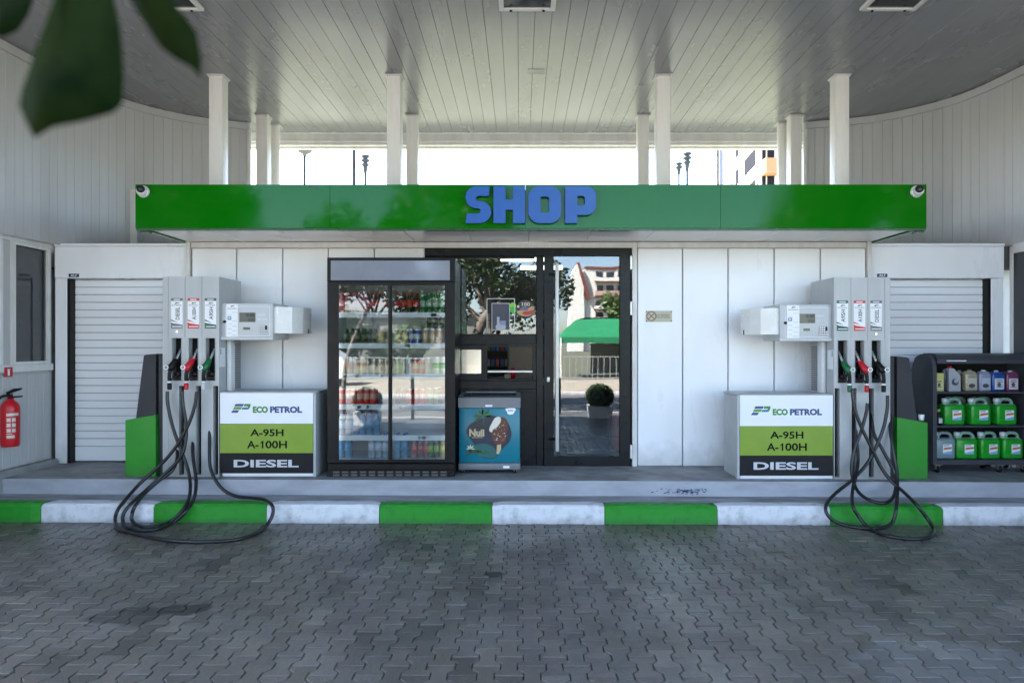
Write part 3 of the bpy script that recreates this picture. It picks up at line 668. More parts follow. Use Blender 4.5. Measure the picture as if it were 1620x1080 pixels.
# ceiling floodlights
for x0,x1,l in ((-3.2,-2.72,'dark recessed ceiling floodlight at the top left corner'),(-.18,.30,'dark recessed ceiling floodlight at the top centre'),(2.92,3.40,'dark recessed ceiling floodlight at the top right')):
    t=thing('ceiling_floodlight',l,'light',((x0+x1)/2,5.65,H),'floodlights set in the ceiling')
    y0,y1=5.45,5.88; b=MB(); zf=H-.035
    for (a,c,d,e) in ((x0,x1,y0,y0+.04),(x0,x1,y1-.04,y1),(x0,x0+.04,y0+.04,y1-.04),(x1-.04,x1,y0+.04,y1-.04)): b.box(a,c,d,e,zf,H-.002,0,.004)
    for sx in (x0+.1,x1-.1): b.lathe([(0,0),(.011,0),(.011,.012),(0,.012)],(sx,y1-.02,zf-.012),8,[1,1,1])
    b.build('frame',[pm('lamp_frame_white',(.6,.6,.6),.4),BLACK],t)
    MB().box(x0+.04,x1-.04,y0+.04,y1-.04,H-.02,H-.004).build('glass_cover',pm('lamp_dark_glass',(.02,.025,.022),.15),t)
# ================================================================== FUEL DISPENSERS
YD=6.55
def dxx(p): return X(p,YD)
def dz(p): return Z(p,YD)
MC=.06
FUEL={'DIESEL':(BLACK,pm('sticker_grey',(.12,.12,.13),.4),'black'),'A100H':(REDP,pm('sticker_red',(.56,.02,.02),.4),'red'),'A95H':(GRNP,pm('sticker_green',(.01,.09,.06),.4),'green')}
def logo(b,x0,x1,z0,z1,y,g,n,l,t):
    """slanted wave mark: three green bars on the left, a blue bowl on the right"""
    w=x1-x0; h=z1-z0; P=lambda u,v:(x0+u*w,z0+v*h)
    b.flat([P(.18,.72),P(.60,.72),P(.66,.98),P(.26,.98),P(.20,.90)],y,l)
    b.flat([P(.09,.37),P(.50,.37),P(.57,.66),P(.17,.66)],y,g)
    b.flat([P(0,.02),P(.33,.02),P(.42,.30),P(.09,.30)],y,l)
    b.flat([P(.63,.72),P(.86,.72),P(.84,.62),P(.97,.62),P(1.0,.98),P(.69,.98)],y,n)
    b.flat([P(.53,.37),P(.88,.37),P(.95,.56),P(.965,.615),P(.80,.615),P(.58,.60)],y,t)
def small_plate(b,xc,zc,w,h,y):
    pass
def dispenser(m,label,hoses,dzz):
    root=thing('fuel_dispenser',label,'fuel dispenser',(MC+m*2.9,YD+.25,PL+dzz),'fuel dispensers on the platform')
    U=lambda u: MC+m*u
    def bx(b,u0,u1,*a,**k): return b.box(min(U(u0),U(u1)),max(U(u0),U(u1)),*a,**k)
    z0=PL+dzz; zt=2.249+dzz*.4
    tl,tr=sorted((U(2.95),U(3.49)))
    # tower
    offs=[3.354,3.195,3.031]           # column centres, outward first: diesel, red, green
    hs=[]; q=.043
    for u in offs:
        c=U(u); hs.append((c-q,c+q,1.245+dzz,1.652+dzz))
    for u in (3.31,3.145,2.982):
        c=U(u); hs.append((c-.024,c+.024,z0+.02,1.195+dzz))
    for u in (3.447,3.274,3.113,2.952+.048-.0): 
        pass
    for u in (3.437,3.276,3.114,2.999-.02):
        c=U(u); hs.append((c-.0016,c+.0016,1.66+dzz,zt-.002)) if u>3.0 else None
    hs=[h for h in hs if h]
    b=MB(); b.holes(tl,tr,z0,zt,hs,YD,YD+.07)
    b.box(tl+.001,tr-.001,YD+.16,YD+.52,z0,zt,0); 
    b.box(tl+.001,tr-.001,YD+.07,YD+.159,zt-.006,zt,0)
    b.box(tl+.0,tl+.004,YD+.07,YD+.16,z0,zt); b.box(tr-.004,tr,YD+.07,YD+.16,z0,zt)
    for u in (3.437,3.276,3.114): 
        c=U(u); b.box(c-.006,c+.006,YD-.003,YD-.0005,z0+.03,1.65+dzz,0,.001)
    tower=b.build('tower_cabinet',GREYM,root)
    MB().box(tl+.005,tr-.005,YD+.1,YD+.159,z0+.01,zt-.01).build('recess_back',VOID,root)
    for u in offs:
        c=U(u); b=MB()
        b.box(c-.05,c-.0435,YD-.007,YD-.0005,1.24+dzz,1.657+dzz,0,.002); b.box(c+.0435,c+.05,YD-.007,YD-.0005,1.24+dzz,1.657+dzz,0,.002)
        b.box(c-.0433,c+.0433,YD-.007,YD-.0005,1.6525+dzz,1.657+dzz,0)
        b.box(c-.04,c+.04,YD+.005,YD+.06,1.246+dzz,1.29+dzz,1,.006); b.box(c-.02,c+.034,YD-.02,YD+.05,1.29+dzz,1.33+dzz,1,.008)
        b.build('nozzle_holster',[GREYD,BLACK],root)
    # stickers
    for u,f in zip(offs,('DIESEL','A100H','A95H')):
        c=U(u)-.0 ; w=.055; zb,zz=1.745+dzz,2.035+dzz; b=MB(); y=YD-.0005; p=FUEL[f]
        b.rect(c-w,c+w,zb,zz-.026,y,0); b.rect(c-w,c+w,zz-.026,zz,y,1)
        b.rect(c-.03,c+.03,zz-.017,zz-.009,y-.0013,0,.0006)
        b.flat([(c-w,zb),(c+w,zb),(c+w,zb+.034),(c-w,zb+.088)],y-.0013,1,.0006)
        b.flat([(c-w,zb+.060),(c-w+.02,zb+.050),(c+w,zb+.036),(c+w,zb+.044),(c-w,zb+.072)],y-.002,0,.0005)
        b.rect(c-w+.012,c+w-.006,zb+.014,zb+.022,y-.002,0,.0005)
        logo(b,c-.02,c+.026,zz-.056,zz-.04,y-.0013,2,3,2,3); b.text('ECO PETROL',c-.045,c+.047,zz-.072,zz-.063,y-.0013,2,.0006,.02)
        b.text(f,c-.012,c+.026,zb+.085,zb+.205,y-.0013,2,.0006,.01,rot=True)
        o=b.build('fuel_sticker',[WPRINT,p[1],TXTB,TXTG],root); o['label']='white %s sticker with %s bands'%(f,p[2] if f!='DIESEL' else 'grey black')
    c=U(offs[0]); MB().disc(c+.0,1.715+dzz,.013,YD-.0005,0,14,.004).build('cabinet_lock',STEEL,root)
    # plinth trim
    # nozzles
    for u,f in zip(offs,('DIESEL','A100H','A95H')):
        c=U(u); p=FUEL[f]; zo=dzz
        V=lambda o,y,z:(c+m*o,y,z+zo)
        nb=MB()
        nb.tube(cat_rom([V(.034,6.478,1.235),V(.033,6.472,1.29),V(.028,6.474,1.335),V(.022,6.485,1.36)],5),[.0165]*16,10,1)
        nb.tube(cat_rom([V(.032,6.478,1.345),V(.022,6.482,1.375),V(.006,6.505,1.415),V(-.004,6.53,1.45)],5),[.021,.025,.028,.03,.031,.032,.032,.031,.03,.029,.028,.027,.026,.024,.022,.02],12,0)
        nb.tube(cat_rom([V(-.004,6.515,1.385),V(.004,6.505,1.33),V(.012,6.495,1.28),V(.024,6.485,1.25)],5),.006,6,1)
        nb.lathe([(0,0),(.03,0),(.03,.012),(0,.012)],V(-.006,6.533,1.448),14,[0,0,0]) if f=='A100H' else None
        nz=nb.build('nozzle',[p[0],BLACK],root); nz['label']='%s nozzle'%p[2]
        MB().tube(cat_rom([V(-.004,6.53,1.445),V(-.014,6.555,1.495),V(-.026,6.585,1.55)],5),[.0125]*10+[.0105],10).build('spout',STEEL,nz)
        b=MB(); cx,cz=c+m*.05,1.376+zo; b.lathe([(0,0),(.026,0),(.026,.02),(.022,.024),(0,.024)],(cx,6.47,cz),20,[0,0,0,0],'y'); b.ring(cx,cz,.014,.0235,6.4455,1,20,.001); b.rect(cx-.003,cx+.003,cz-.009,cz+.009,6.4455,1,.001)
        b.build('badge',[p[0],WPRINT],nz)
        b=MB(); cx=c+m*.034; b.lathe([(.0165,0),(.0185,0),(.0185,-.018),(.0165,-.018)],V(.034,6.478,1.245),12,[1,1,1]); b.lathe([(.0165,0),(.020,-.002),(.021,-.05),(.0175,-.062)],V(.034,6.478,1.225),12,[0,0,0])
        b.build('swivel',[p[0] if not(f=='A95H' and m<0) else LGREY,WPRINT],nz)
    for hp in hoses:
        MB().tube(cat_rom(hp,8),.0155,10).build('hose',RUBBER,root)
    # display head
    ul,ur=2.45,2.957; zd0,zd1=1.643+dzz*.5,1.997+dzz*.5; yd=YD+.05
    b=MB(); xa,xb=sorted((U(ul),U(ur))); b.box(xa,xb,yd,yd+.46,zd0,zd1,0,.012,2)
    b.box(xa-.004,xb+.004,yd-.012,yd-.0005,zd0-.004,zd0+.028,0,.004)
    head=b.build('display_head',GREYD if False else LGREY,root)
    b=MB(); y=yd-.0005; Xq=lambda t: xa+t*(xb-xa)            # fractions left to right as seen
    if m<0: f0=dict(fr=(.10,.945),pap=(.115,.335),lcd=(.36,.665),tx=(.70,.88),mini=(.435,.56),key=(.735,.89),lock=.085)
    else: f0=dict(fr=(.10,.92),pap=(.13,.37),lcd=(.37,.67),tx=(.68,.87),mini=(.45,.57),key=(.745,.905),lock=.10)
    zf=lambda t: zd0+t*(zd1-zd0)
    p_=MB(); a,c=f0['fr']; frame_lines(p_,Xq(a),Xq(c),zf(.10),zf(.91),y,.004,0)
    p_.rect(Xq(f0['pap'][0]),Xq(f0['pap'][1]),zf(.05),zf(.97),y-.003,1)
    yy=y-.0043; a,c=f0['pap']; w=c-a
    logo(p_,Xq(a+w*.36),Xq(a+w*.68),zf(.89),zf(.93),yy,2,2,2,2); p_.text('ECO PETROL',Xq(a+w*.12),Xq(a+w*.9),zf(.835),zf(.86),yy,2,.0006,.02)
    p_.rect(Xq(a+w*.1),Xq(a+w*.42),zf(.54),zf(.63),yy,3,.0006); p_.rect(Xq(a+w*.17),Xq(a+w*.35),zf(.57),zf(.605),yy-.0008,1,.0005)
    for i,t in enumerate((.74,.66,.5,.42,.36,.29,.24,.17,.12)): p_.rect(Xq(a+w*(.12 if i%2 else .5)),Xq(a+w*(.45 if i%2 else .9)),zf(t),zf(t+.012),yy,4,.0006)
    p_.build('face_print',[WPRINT,WPRINT,TXTB,pm('icon_blue',(.02,.2,.36),.4),pm('faint_print',(.45,.46,.48),.5)],root)
    b=MB(); a,c=f0['lcd']; b.rect(Xq(a),Xq(c),zf(.48),zf(.74),y,0,.003); b.text('0.00',Xq(a+.13),Xq(c-.015),zf(.63),zf(.715),y-.0032,1,.0005,.01); b.text('0.00',Xq(a+.17),Xq(c-.015),zf(.51),zf(.58),y-.0032,1,.0005)
    a,c=f0['mini']; b.rect(Xq(a),Xq(c),zf(.27),zf(.34),y,0,.003); b.build('screen',[LCD,TXTB],root)
    b=MB(); a,c=f0['tx']; b.text('ЛЕВА',Xq(a),Xq(c-.02),zf(.66),zf(.70),y,0,.001); b.build('price_lettering',WPRINT,root); b=MB(); b.text('ЛИТРИ',Xq(a),Xq(c),zf(.535),zf(.575),y,0,.001); b.build('litre_lettering',WPRINT,root)
    b=MB(); a,c=f0['key']; b.rect(Xq(a),Xq(c),zf(.16),zf(.385),y,0,.003)
    for i in range(4):
        for j in range(4):
            k0=Xq(a)+(Xq(c)-Xq(a))*(i+.1)/4; k1=Xq(a)+(Xq(c)-Xq(a))*(i+.9)/4; h0=zf(.16)+(zf(.385)-zf(.16))*(j+.12)/4; h1=zf(.16)+(zf(.385)-zf(.16))*(j+.88)/4
            b.rect(k0,k1,h0,h1,y-.003,2 if (i==3 and j>1) else 1,.003)
    b.build('keypad',[BPRINT,PALE,BLACK],root)
    MB().lathe([(0,0),(.013,0),(.013,.018),(0,.018)],(Xq(f0['lock']),y,zf(.49)),12,axis='y').build('latch',BLACK,root)
    # frosted light cover on the far side of the head
    pl=[(2.452,yd+.03),(2.41,yd+.022),(2.30,yd+.10),(2.225,yd+.20),(2.195,yd+.30),(2.19,yd+.36),(2.452,yd+.37)]
    b=MB(); poly=[(U(u),yv) for u,yv in pl]; b.prism(poly,'z',zd0+.062,zd1-.035)
    b.box(U(2.2)-.008,U(2.2)+.008,yd+.285,yd+.30,zd0+.064,zd0+.11,1)
    b.build('light_cover',[FROST,BLACK],root)
    # duct and perforated grille under the head
    b=MB(); bx(b,2.905,2.948,YD+.16,YD+.27,z0+.8,zd0,0,.01,2) ; b.build('cable_duct',PALE,root)
    b=MB(); bx(b,2.93,2.9495,YD+.30,YD+.47,z0+.8,zd0-.03,0,.002)
    for i in range(24): bx(b,2.926,2.9299,YD+.32,YD+.45,z0+.83+i*.019,z0+.839+i*.019,1)
    b.build('vent_grille',[GREYM,BLACK],root)
    b=MB(); bx(b,2.947,2.9495,YD+.012,YD+.13,1.375+dzz,1.56+dzz,0)
    for i in range(3): bx(b,2.9455,2.9469,YD+.02,YD+.04,1.50+i*.018+dzz,1.51+i*.018+dzz,1)
    b.build('type_plate',[WPRINT,TXTB],root)
    # pump cabinet with the price board
    ca,cb=sorted((U(2.02),U(2.945))); zc=1.133+dzz
    b=MB(); b.box(ca+.01,cb-.002,YD+.02,YD+.46,z0+.0,zc-.012,0,.006); b.box(ca,cb,YD+.0,YD+.47,zc-.012,zc+.006,0,.006)
    bx(b,2.02,2.045,YD-.004,YD+.03,z0,zc-.013,0,.004)
    b.box(ca+.03,cb-.004,YD+.003,YD+.019,z0+.004,z0+.045,1,.003)
    b.build('pump_cabinet',[GREYD,PALE],root)
    fa,fb=sorted((U(2.048),U(2.94))); y=YD+.0005
    fz=lambda p: dz(p)+dzz
    b=MB(); b.box(fa,fb,y,y+.019,fz(671.5),fz(623),0)
    Xf=lambda t: fa+t*(fb-fa)
    logo(b,Xf(.118),Xf(.33),fz(654.5),fz(640),y,3,1,4,2)
    b.text('ECO',Xf(.353),Xf(.515),fz(654.5),fz(644.2),y,1,.0012,.055); b.text('PETROL',Xf(.538),Xf(.882),fz(654.5),fz(644.2),y,4,.0012,.055)
    b.build('brand_panel',[WPRINT,TXTG,TXTT,LIME,TXTN],root)
    b=MB(); b.box(fa,fb,y,y+.019,fz(718),fz(672),0); b.text('A-95H',Xf(.325),Xf(.683),fz(691.5),fz(680),y,1,.0012,.022); b.text('A-',Xf(.29),Xf(.415),fz(710.5),fz(698.5),y,1,.0012,.022)
    b.text('00H',Xf(.488),Xf(.72),fz(710.6),fz(698.4),y,1,.0012,.022)
    o1,o2,o3,zb1,zt1=Xf(.434),Xf(.45),Xf(.466),fz(710.5),fz(698.5)
    b.flat([(o2,zb1),(o3,zb1),(o3,zt1),(o2+.006,zt1),(o1,zt1-.018),(o1,zt1-.029),(o2,zt1-.017)],y,1); b.build('grade_panel',[OLIVE,TXTB],root)
    b=MB(); b.box(fa,fb,y,y+.019,fz(750),fz(718.5),0); b.text('DIESEL',Xf(.147),Xf(.845),fz(740.5),fz(728.5),y,1,.0012,.03); b.build('diesel_panel',[BPRINT,TXTW],root)
    return root
def hose_pts(lst,ox,oy,k,gl=.018,yadd=0):
    tab=[(600,6.49),(740,6.43),(765,6.36),(785,6.22),(797,6.07),(815,6.045),(828,6.02)]
    out=[]
    for p in lst:
        px,py=ox+p[0]/k,oy+p[1]/k
        if len(p)>2: Y=p[2]
        elif py>829: Y=F*(CZ-gl-zg(X(px,6)))/(py-VY)
        else:
            Y=tab[0][1]
            for (a,ya),(c,yc) in zip(tab,tab[1:]):
                if py>=a: Y=ya+(yc-ya)*min(1,(py-a)/(c-a))
        out.append((X(px,Y),Y+yadd,Z(py,Y)))
    return out
LH=[hose_pts([(352,-5),(353,60),(368,150),(400,270),(450,400),(490,520),(503,620),(490,710),(440,790),(370,850),(270,882),(180,882),(125,850),(120,800),(145,740),(205,665),(300,580),(380,520),(415,440,6.5),(416,330,6.6),(416,200,6.64)],180,620,4.153),
    hose_pts([(455,-5),(462,80),(480,190),(482,290),(460,400),(400,480),(310,560),(220,640),(130,720),(75,790),(70,850),(110,890),(190,905),(300,892),(400,850),(480,780),(535,690),(548,590),(535,480,6.46),(526,400,6.52),(527,300,6.6),(527,180,6.64)],180,620,4.153,yadd=-.02),
    hose_pts([(556,-5),(545,80),(510,190),(450,310),(370,420),(280,510),(190,590),(100,690),(40,770),(25,840),(55,895),(150,920),(280,950),(420,968),(600,975),(800,962),(930,925),(1010,870),(1052,800),(1050,740),(1000,700,6.16),(920,688,6.28),(830,680,6.36),(750,650,6.4),(690,590,6.42),(648,500,6.47),(640,400,6.52),(641,250,6.6),(641,160,6.64)],180,620,4.153,yadd=-.035)]
RH=[hose_pts([(905,60),(908,120),(930,220),(975,330),(1030,440),(1090,560),(1160,650),(1230,710),(1310,790),(1380,880),(1412,940),(1400,980),(1330,1000),(1220,998),(1100,975),(1010,935),(950,870),(905,790),(905,700),(925,610),(940,500,6.5),(928,350,6.58),(925,220,6.63)],1120,600,4,yadd=-.03),
    hose_pts([(1008,150),(1000,210),(970,320),(930,430),(908,540),(915,630),(950,710),(1020,762),(1095,780),(1150,765),(1182,710),(1185,610),(1150,530),(1095,430,6.47),(1045,330,6.54),(1038,200,6.62)],1120,600,4,yadd=-.005),
    hose_pts([(1130,100),(1128,180),(1108,290),(1065,410),(1000,530),(910,630),(810,710),(750,775),(742,835),(790,890),(880,922),(1000,938),(1110,930),(1165,890),(1185,800),(1192,680),(1185,560),(1165,440,6.47),(1148,320,6.54),(1146,220,6.62)],1120,600,4,yadd=-.018)]
dispenser(-1,'grey fuel dispenser at the left, hoses looped wide over the kerb',LH,.010)
dispenser(1,'grey fuel dispenser at the right, beside the oil rack',RH,-.013)
# bins beside the dispensers
def service_bin(m,label,dzz):
    t=thing('service_bin',label,'bin',(MC+m*3.68,YD+.2,PL+dzz),'green and charcoal bins beside the dispensers')
    U=lambda u: MC+m*u; z0=PL+dzz; y0=YD-.005
    zi,zo=.915+dzz,.865+dzz
    b=MB(); b.prism([(U(3.555),z0+.003),(U(3.845),z0+.003),(U(3.845),zo),(U(3.555),zi)],'y',y0,y0+.38); b.build('green_box',VIVID,t)
    b=MB(); b.prism([(U(3.57),zi-.02),(U(3.765),zo-.02),(U(3.685),1.482+dzz),(U(3.665),1.492+dzz),(U(3.57),1.50+dzz)],'y',y0+.03,y0+.36); b.build('upper_panel',CHARC,t)
    b=MB(); b.box(min(U(3.496),U(3.553)),max(U(3.496),U(3.553)),y0+.05,y0+.40,z0,1.49+dzz); b.build('side_recess',pm('dark_blue_black',(.015,.017,.025),.5),t)
service_bin(-1,'green and charcoal bin left of the left dispenser, in front of the shutter',.012); service_bin(1,'green and charcoal bin between the right dispenser and the oil rack',-.013)
xc=X(1457.5,YD+.06); b=MB(); b.lathe([(0,0),(.022,0),(.028,.055),(.026,.055),(.02,.004),(0,.004)],(xc,YD+.06,.868),12)
o=b.build('paper_cup',WPRINT,origin=(xc,YD+.06,.868)); tag(o,'small white paper cup on top of the right green bin','cup')
# ================================================================== DRINKS FRIDGE
YF=6.58
def fx(p): return X(p,YF)
def fz(p): return Z(p,YF)
fr=thing('drinks_fridge','tall black double sliding door drinks fridge with blank grey header','fridge',(fx(619),YF+.3,PL))
x0,x1=fx(518),fx(719.5); zf0=zp(-1.3)+.012; zf1=fz(408)
b=MB(); b.box(x0,x0+.03,YF+.03,YF+.62,zf0,zf1,0,.005); b.box(x1-.03,x1,YF+.03,YF+.62,zf0,zf1,0,.005); b.box(x0+.031,x1-.031,YF+.59,YF+.62,zf0,zf1); b.box(x0+.031,x1-.031,YF+.03,YF+.589,zf1-.03,zf1)
b.box(x0+.031,x1-.031,YF+.06,YF+.589,zf0,fz(729))
b.holes(x0,x1,fz(731),fz(446),[(fx(534),fx(705.5),fz(729.5),fz(449))],YF,YF+.03)
b.build('cabinet',BLACKM,fr)
b=MB(); b.box(x0+.03,x0+.034,YF+.06,YF+.58,fz(727),zf1-.04); b.box(x1-.034,x1-.03,YF+.06,YF+.58,fz(727),zf1-.04); b.box(x0+.034,x1-.034,YF+.575,YF+.58,fz(727),zf1-.04); b.box(x0+.034,x1-.034,YF+.08,YF+.574,fz(729)+.001,fz(727.5))
b.build('liner',pm('fridge_liner',(.45,.47,.50),.4),fr)
for xx in (x0+.055,x1-.075): MB().box(xx,xx+.02,YF+.062,YF+.075,fz(725),fz(455)).build('fill_glow_strip',emit('fridge_fill_glow',(.9,.95,1),.5),fr)  # hidden glowing strips added behind the frame to brighten the drinks
b=MB(); b.box(x0,x1,YF-.012,YF+.02,fz(446)+.001,zf1+.003,0,.006); b.box(fx(524),fx(712),YF-.018,YF-.0125,fz(443.5),fz(412.5),1,.002)
b.build('header',[BLACKM,pm('header_panel',(.19,.205,.25),.07,col2=(.27,.285,.33),ns=3,rv=.04)],fr)
b=MB(); b.box(x0+.002,x1-.002,YF+.0,YF+.05,zf0,fz(733),0,.006); b.box(x0-.002,x1+.002,YF-.02,YF-.001,zf0-.004,fz(742),0,.005)
for i in range(13): xx=x0+.06+i*.086; b.box(xx,xx+.06,YF-.0225,YF-.0205,fz(752),fz(749),1); b.box(xx,xx+.06,YF-.0225,YF-.0205,fz(747),fz(744.5),1)
b.build('kick_grille',[BLACKM,pm('scuffed_metal',(.09,.085,.08),.5)],fr)
for (a,c,yo,l) in ((534,618,.012,0),(616,705.5,.03,1)):
    b=MB(); b.holes(fx(a)+.001,fx(c)-.001,fz(729.3),fz(449.2),[(fx(a)+(.012 if not l else .022+.03*0),fx(c)-(.022 if not l else .012),fz(727),fz(451))],YF+yo-.014,YF+yo+.002)
    d=b.build('sliding_door',BLACK,fr)
    MB().box(fx(a)+.008,fx(c)-.008,YF+yo-.006,YF+yo-.002,fz(728),fz(450)).build('pane',FGLASS,d)
SHELF=pm('shelf_white',(.62,.66,.70),.4); TAGP=pm('price_tag_paper',(.66,.68,.74),.5)
levels={495:'top',543.6:'second',592:'third',640:'fourth',689:'fifth'}
for q in levels:
    zz=Z(q,YF+.1); b=MB(); b.box(x0+.04,x1-.04,YF+.1,YF+.55,zz-.006,zz-.001); b.box(x0+.04,x1-.04,YF+.092,YF+.099,zz-.045,zz+.006)
    for i in range(10):
        xx=R(x0+.06,x1-.14); b.box(xx,xx+R(.03,.07),YF+.0895,YF+.0915,zz-.034,zz-.006,1)
    b.build('shelf',[SHELF,TAGP],fr)
# drinks
def bottle(body,cap,lab,h=.2,r=.028,liquid=None,trans=0):
    n='bottle_%s'%random.random()
    return MB().lathe([(0,0),(r*.9,0),(r,.012),(r,h*.30),(r*1.01,h*.30),(r*1.01,h*.62),(r,h*.62),(r*.95,h*.68),(r*.48,h*.86),(r*.44,h*.90),(r*.5,h*.905),(r*.5,h*.995),(r*.4,h),(0,h)],(0,0,0),14,[0,0,0,2,2,0,0,0,0,1,1,1,1])
def can(h=.168,r=.032): return MB().lathe([(0,0),(r*.82,0),(r,.012),(r,h*.33),(r,h*.66),(r,h-.016),(r*.84,h-.002),(r*.84,h),(r*.78,h-.004),(0,h-.004)],(0,0,0),14,[0,0,0,1,0,2,2,2,2])
def dm(n,c,rough=.3): return pm('drink_'+n,c,rough,rv=.05)
COLA=dm('cola',(.022,.009,.006)); WAT=pm('drink_water',(.45,.56,.66),.1,trans=.3,rv=0)
drinks={
 'red_bottle':(bottle,(.205,.029),[COLA,dm('red',(.48,.02,.02)),dm('redl',(.5,.03,.03))],'cola bottle with red cap and label'),
 'pink_bottle':(bottle,(.205,.029),[dm('pinkb',(.30,.06,.08)),dm('pinkc',(.5,.10,.12)),dm('pinkl',(.46,.14,.17))],'pinkish red soft drink bottle'),
 'green_bottle':(bottle,(.2,.028),[dm('grn',(.02,.16,.05)),dm('grnc',(.0,.2,.08)),dm('grnl',(.3,.4,.3))],'green soft drink bottle with pale label'),
 'dark_bottle':(bottle,(.15,.024),[dm('dk',(.02,.03,.02)),dm('dkc',(.05,.05,.05)),dm('dkl',(.10,.12,.09))],'small dark glass bottle'),
 'beige_can':(can,(.168,.032),[dm('beige',(.42,.32,.2)),dm('beige2',(.5,.25,.14)),ALU],'beige patterned can'),
 'tan_can':(can,(.15,.032),[dm('tan',(.38,.24,.15)),dm('tan2',(.45,.34,.25)),ALU],'tan can'),
 'blue_can':(can,(.145,.027),[dm('bluec',(.03,.03,.28)),dm('bluec2',(.4,.42,.5)),ALU],'slim blue and silver can'),
 'green_can':(can,(.168,.032),[dm('greenc',(.006,.14,.03)),dm('greenc2',(.02,.2,.05)),ALU],'tall green can'),
 'silver_can':(can,(.168,.032),[dm('silv',(.45,.47,.5)),dm('silv2',(.5,.4,.42)),ALU],'tall silver can'),
 'red_can':(can,(.16,.032),[dm('redc',(.5,.015,.02)),dm('redc2',(.5,.25,.2)),ALU],'tall red can'),
 'striped_can':(can,(.17,.034),[dm('strp',(.5,.55,.5)),dm('strp2',(.0,.28,.08)),ALU],'can with green stripe'),
 'blue_water':(bottle,(.235,.034),[pm('drink_bluew',(.08,.25,.42),.1,rv=0),dm('bluecap',(.02,.05,.3)),dm('bluelab',(.03,.22,.40))],'blue water bottle'),
 'clear_water':(bottle,(.235,.033),[WAT,dm('bluecap2',(.02,.06,.3)),dm('wlab',(.5,.56,.66))],'clear water bottle with blue cap'),
 'red_soda':(bottle,(.19,.027),[dm('rs',(.25,.10,.07)),dm('rsc',(.2,.1,.08)),dm('rsl',(.55,.07,.05))],'red label soda bottle'),
 'lime_soda':(bottle,(.19,.027),[dm('ls',(.05,.1,.03)),dm('lsc',(.0,.2,.14)),dm('lsl',(.25,.45,.02))],'bottle with lime green label'),
 'yellow_soda':(bottle,(.19,.027),[dm('ys',(.35,.3,.1)),dm('ysc',(.1,.3,.1)),dm('ysl',(.5,.46,.15))],'bottle with yellow label'),
}
made={}
def put(kind,px,py,where,dy=0):
    Y=YF+.145+dy
    if kind not in made:
        fn,(h,r),ms,l=drinks[kind]
        b=fn(ms[0],ms[1],ms[2],h,r) if fn is bottle else fn(h,r)
        o=b.build('drink_can' if fn is can else 'drink_bottle',ms); made[kind]=o
    else:
        o=made[kind].copy(); COL.objects.link(o)
    o.location=(X(px,Y),Y+R(-.006,.006),Z(py,YF+.1)+.001 if py<700 else Z(727.5,YF)+.002); o.rotation_euler.z=R(0,6)
    tag(o,drinks[kind][3]+' '+where,'can' if drinks[kind][0] is can else 'bottle','drinks in the fridge')
rows=[(495,'on the top shelf of the drinks fridge',[(541,587,9.6,'pink_bottle'),(590,613,9.6,'red_bottle'),(629,663,9.6,'red_bottle'),(669,702,9.6,'green_bottle')]),
 (543.6,'on the second shelf of the drinks fridge',[(548,600,9,'dark_bottle'),(604,614,10.6,'beige_can'),(629,646,10.6,'tan_can'),(651,668,9,'blue_can'),(673,703,10.4,'tan_can')]),
 (592,'on the third shelf of the drinks fridge',[(541,549,10.6,'silver_can'),(553,582,10.6,'beige_can'),(592,614,10.6,'tan_can'),(629,640,10.6,'green_can'),(645.5,652,11,'silver_can'),(658,670,10.4,'red_can'),(677,684,11,'silver_can'),(690,702,11,'striped_can')]),
 (640,'on the fourth shelf of the drinks fridge',[(542,555,10.5,'red_can'),(559,600,10.5,'red_can'),(629,640,10.5,'dark_bottle'),(648,673,10.5,'red_can'),(679,690,10.5,'green_can'),(694,703,10.4,'dark_bottle')]),
 (689,'on the fifth shelf of the drinks fridge',[(541,556,11,'clear_water'),(563,593,11,'blue_water'),(630,702,11.2,'clear_water')]),
 (727,'on the floor of the drinks fridge',[(540,560,11.2,'blue_water'),(588,614,11,'clear_water'),(629,648,11,'blue_water'),(655,675,9.6,'red_soda'),(681,692,9.6,'lime_soda'),(700,703,9.6,'yellow_soda')])]
for py,where,items in rows:
    if py==689: continue
    for a,c,stp,kind in items:
        p=a
        while p<=c:
            put(kind,p,py,where); put(kind,p+R(1,4),py,where,.085); p+=stp
for p in (679,689,699): put('dark_bottle',p,543.6-26,'standing at the back of the second shelf of the drinks fridge',.12)
for p in range(563,600,11): put('blue_water',p,689,'on the fifth shelf of the drinks fridge')
for p in (541,552): put('clear_water',p,689,'on the fifth shelf of the drinks fridge')
# ================================================================== ICE CREAM FREEZER
YI=6.75
def ix(p): return X(p,YI)
def iz(p): return Z(p,YI)
ic=thing('ice_cream_freezer','teal glass top ice cream freezer on castors with a chocolate bar poster','freezer',(ix(775),YI+.2,zp(-.3)))
a,c=ix(725),ix(823.5); zi0=zp(-.3)
MB().box(a+.004,c-.004,YI,YI+.40,iz(732),iz(645),0,.012,2).build('body',TEAL,ic)
MB().box(a,c,YI-.006,YI+.41,iz(743),iz(732)-.001,0,.012,2).build('base_band',GREYF,ic)
b=MB(); zr0,zr1,zr2=iz(645)+.001,iz(629),iz(617.5)
b.prism([(YI-.006,zr0),(YI-.006,zr1),(YI+.03,zr1+.006),(YI+.06,zr1+.012),(YI+.40,zr1+.012),(YI+.41,zr0)],'x',a,c)
zk=Z(619.5,YI+.39)
for xa,xb in ((a,a+.045),(c-.045,c)): b.prism([(YI+.0,zr1+.0125),(YI+.03,zr1+.018),(YI+.38,zk),(YI+.41,zk),(YI+.41,zr1+.0125)],'x',xa+.002,xb-.002)
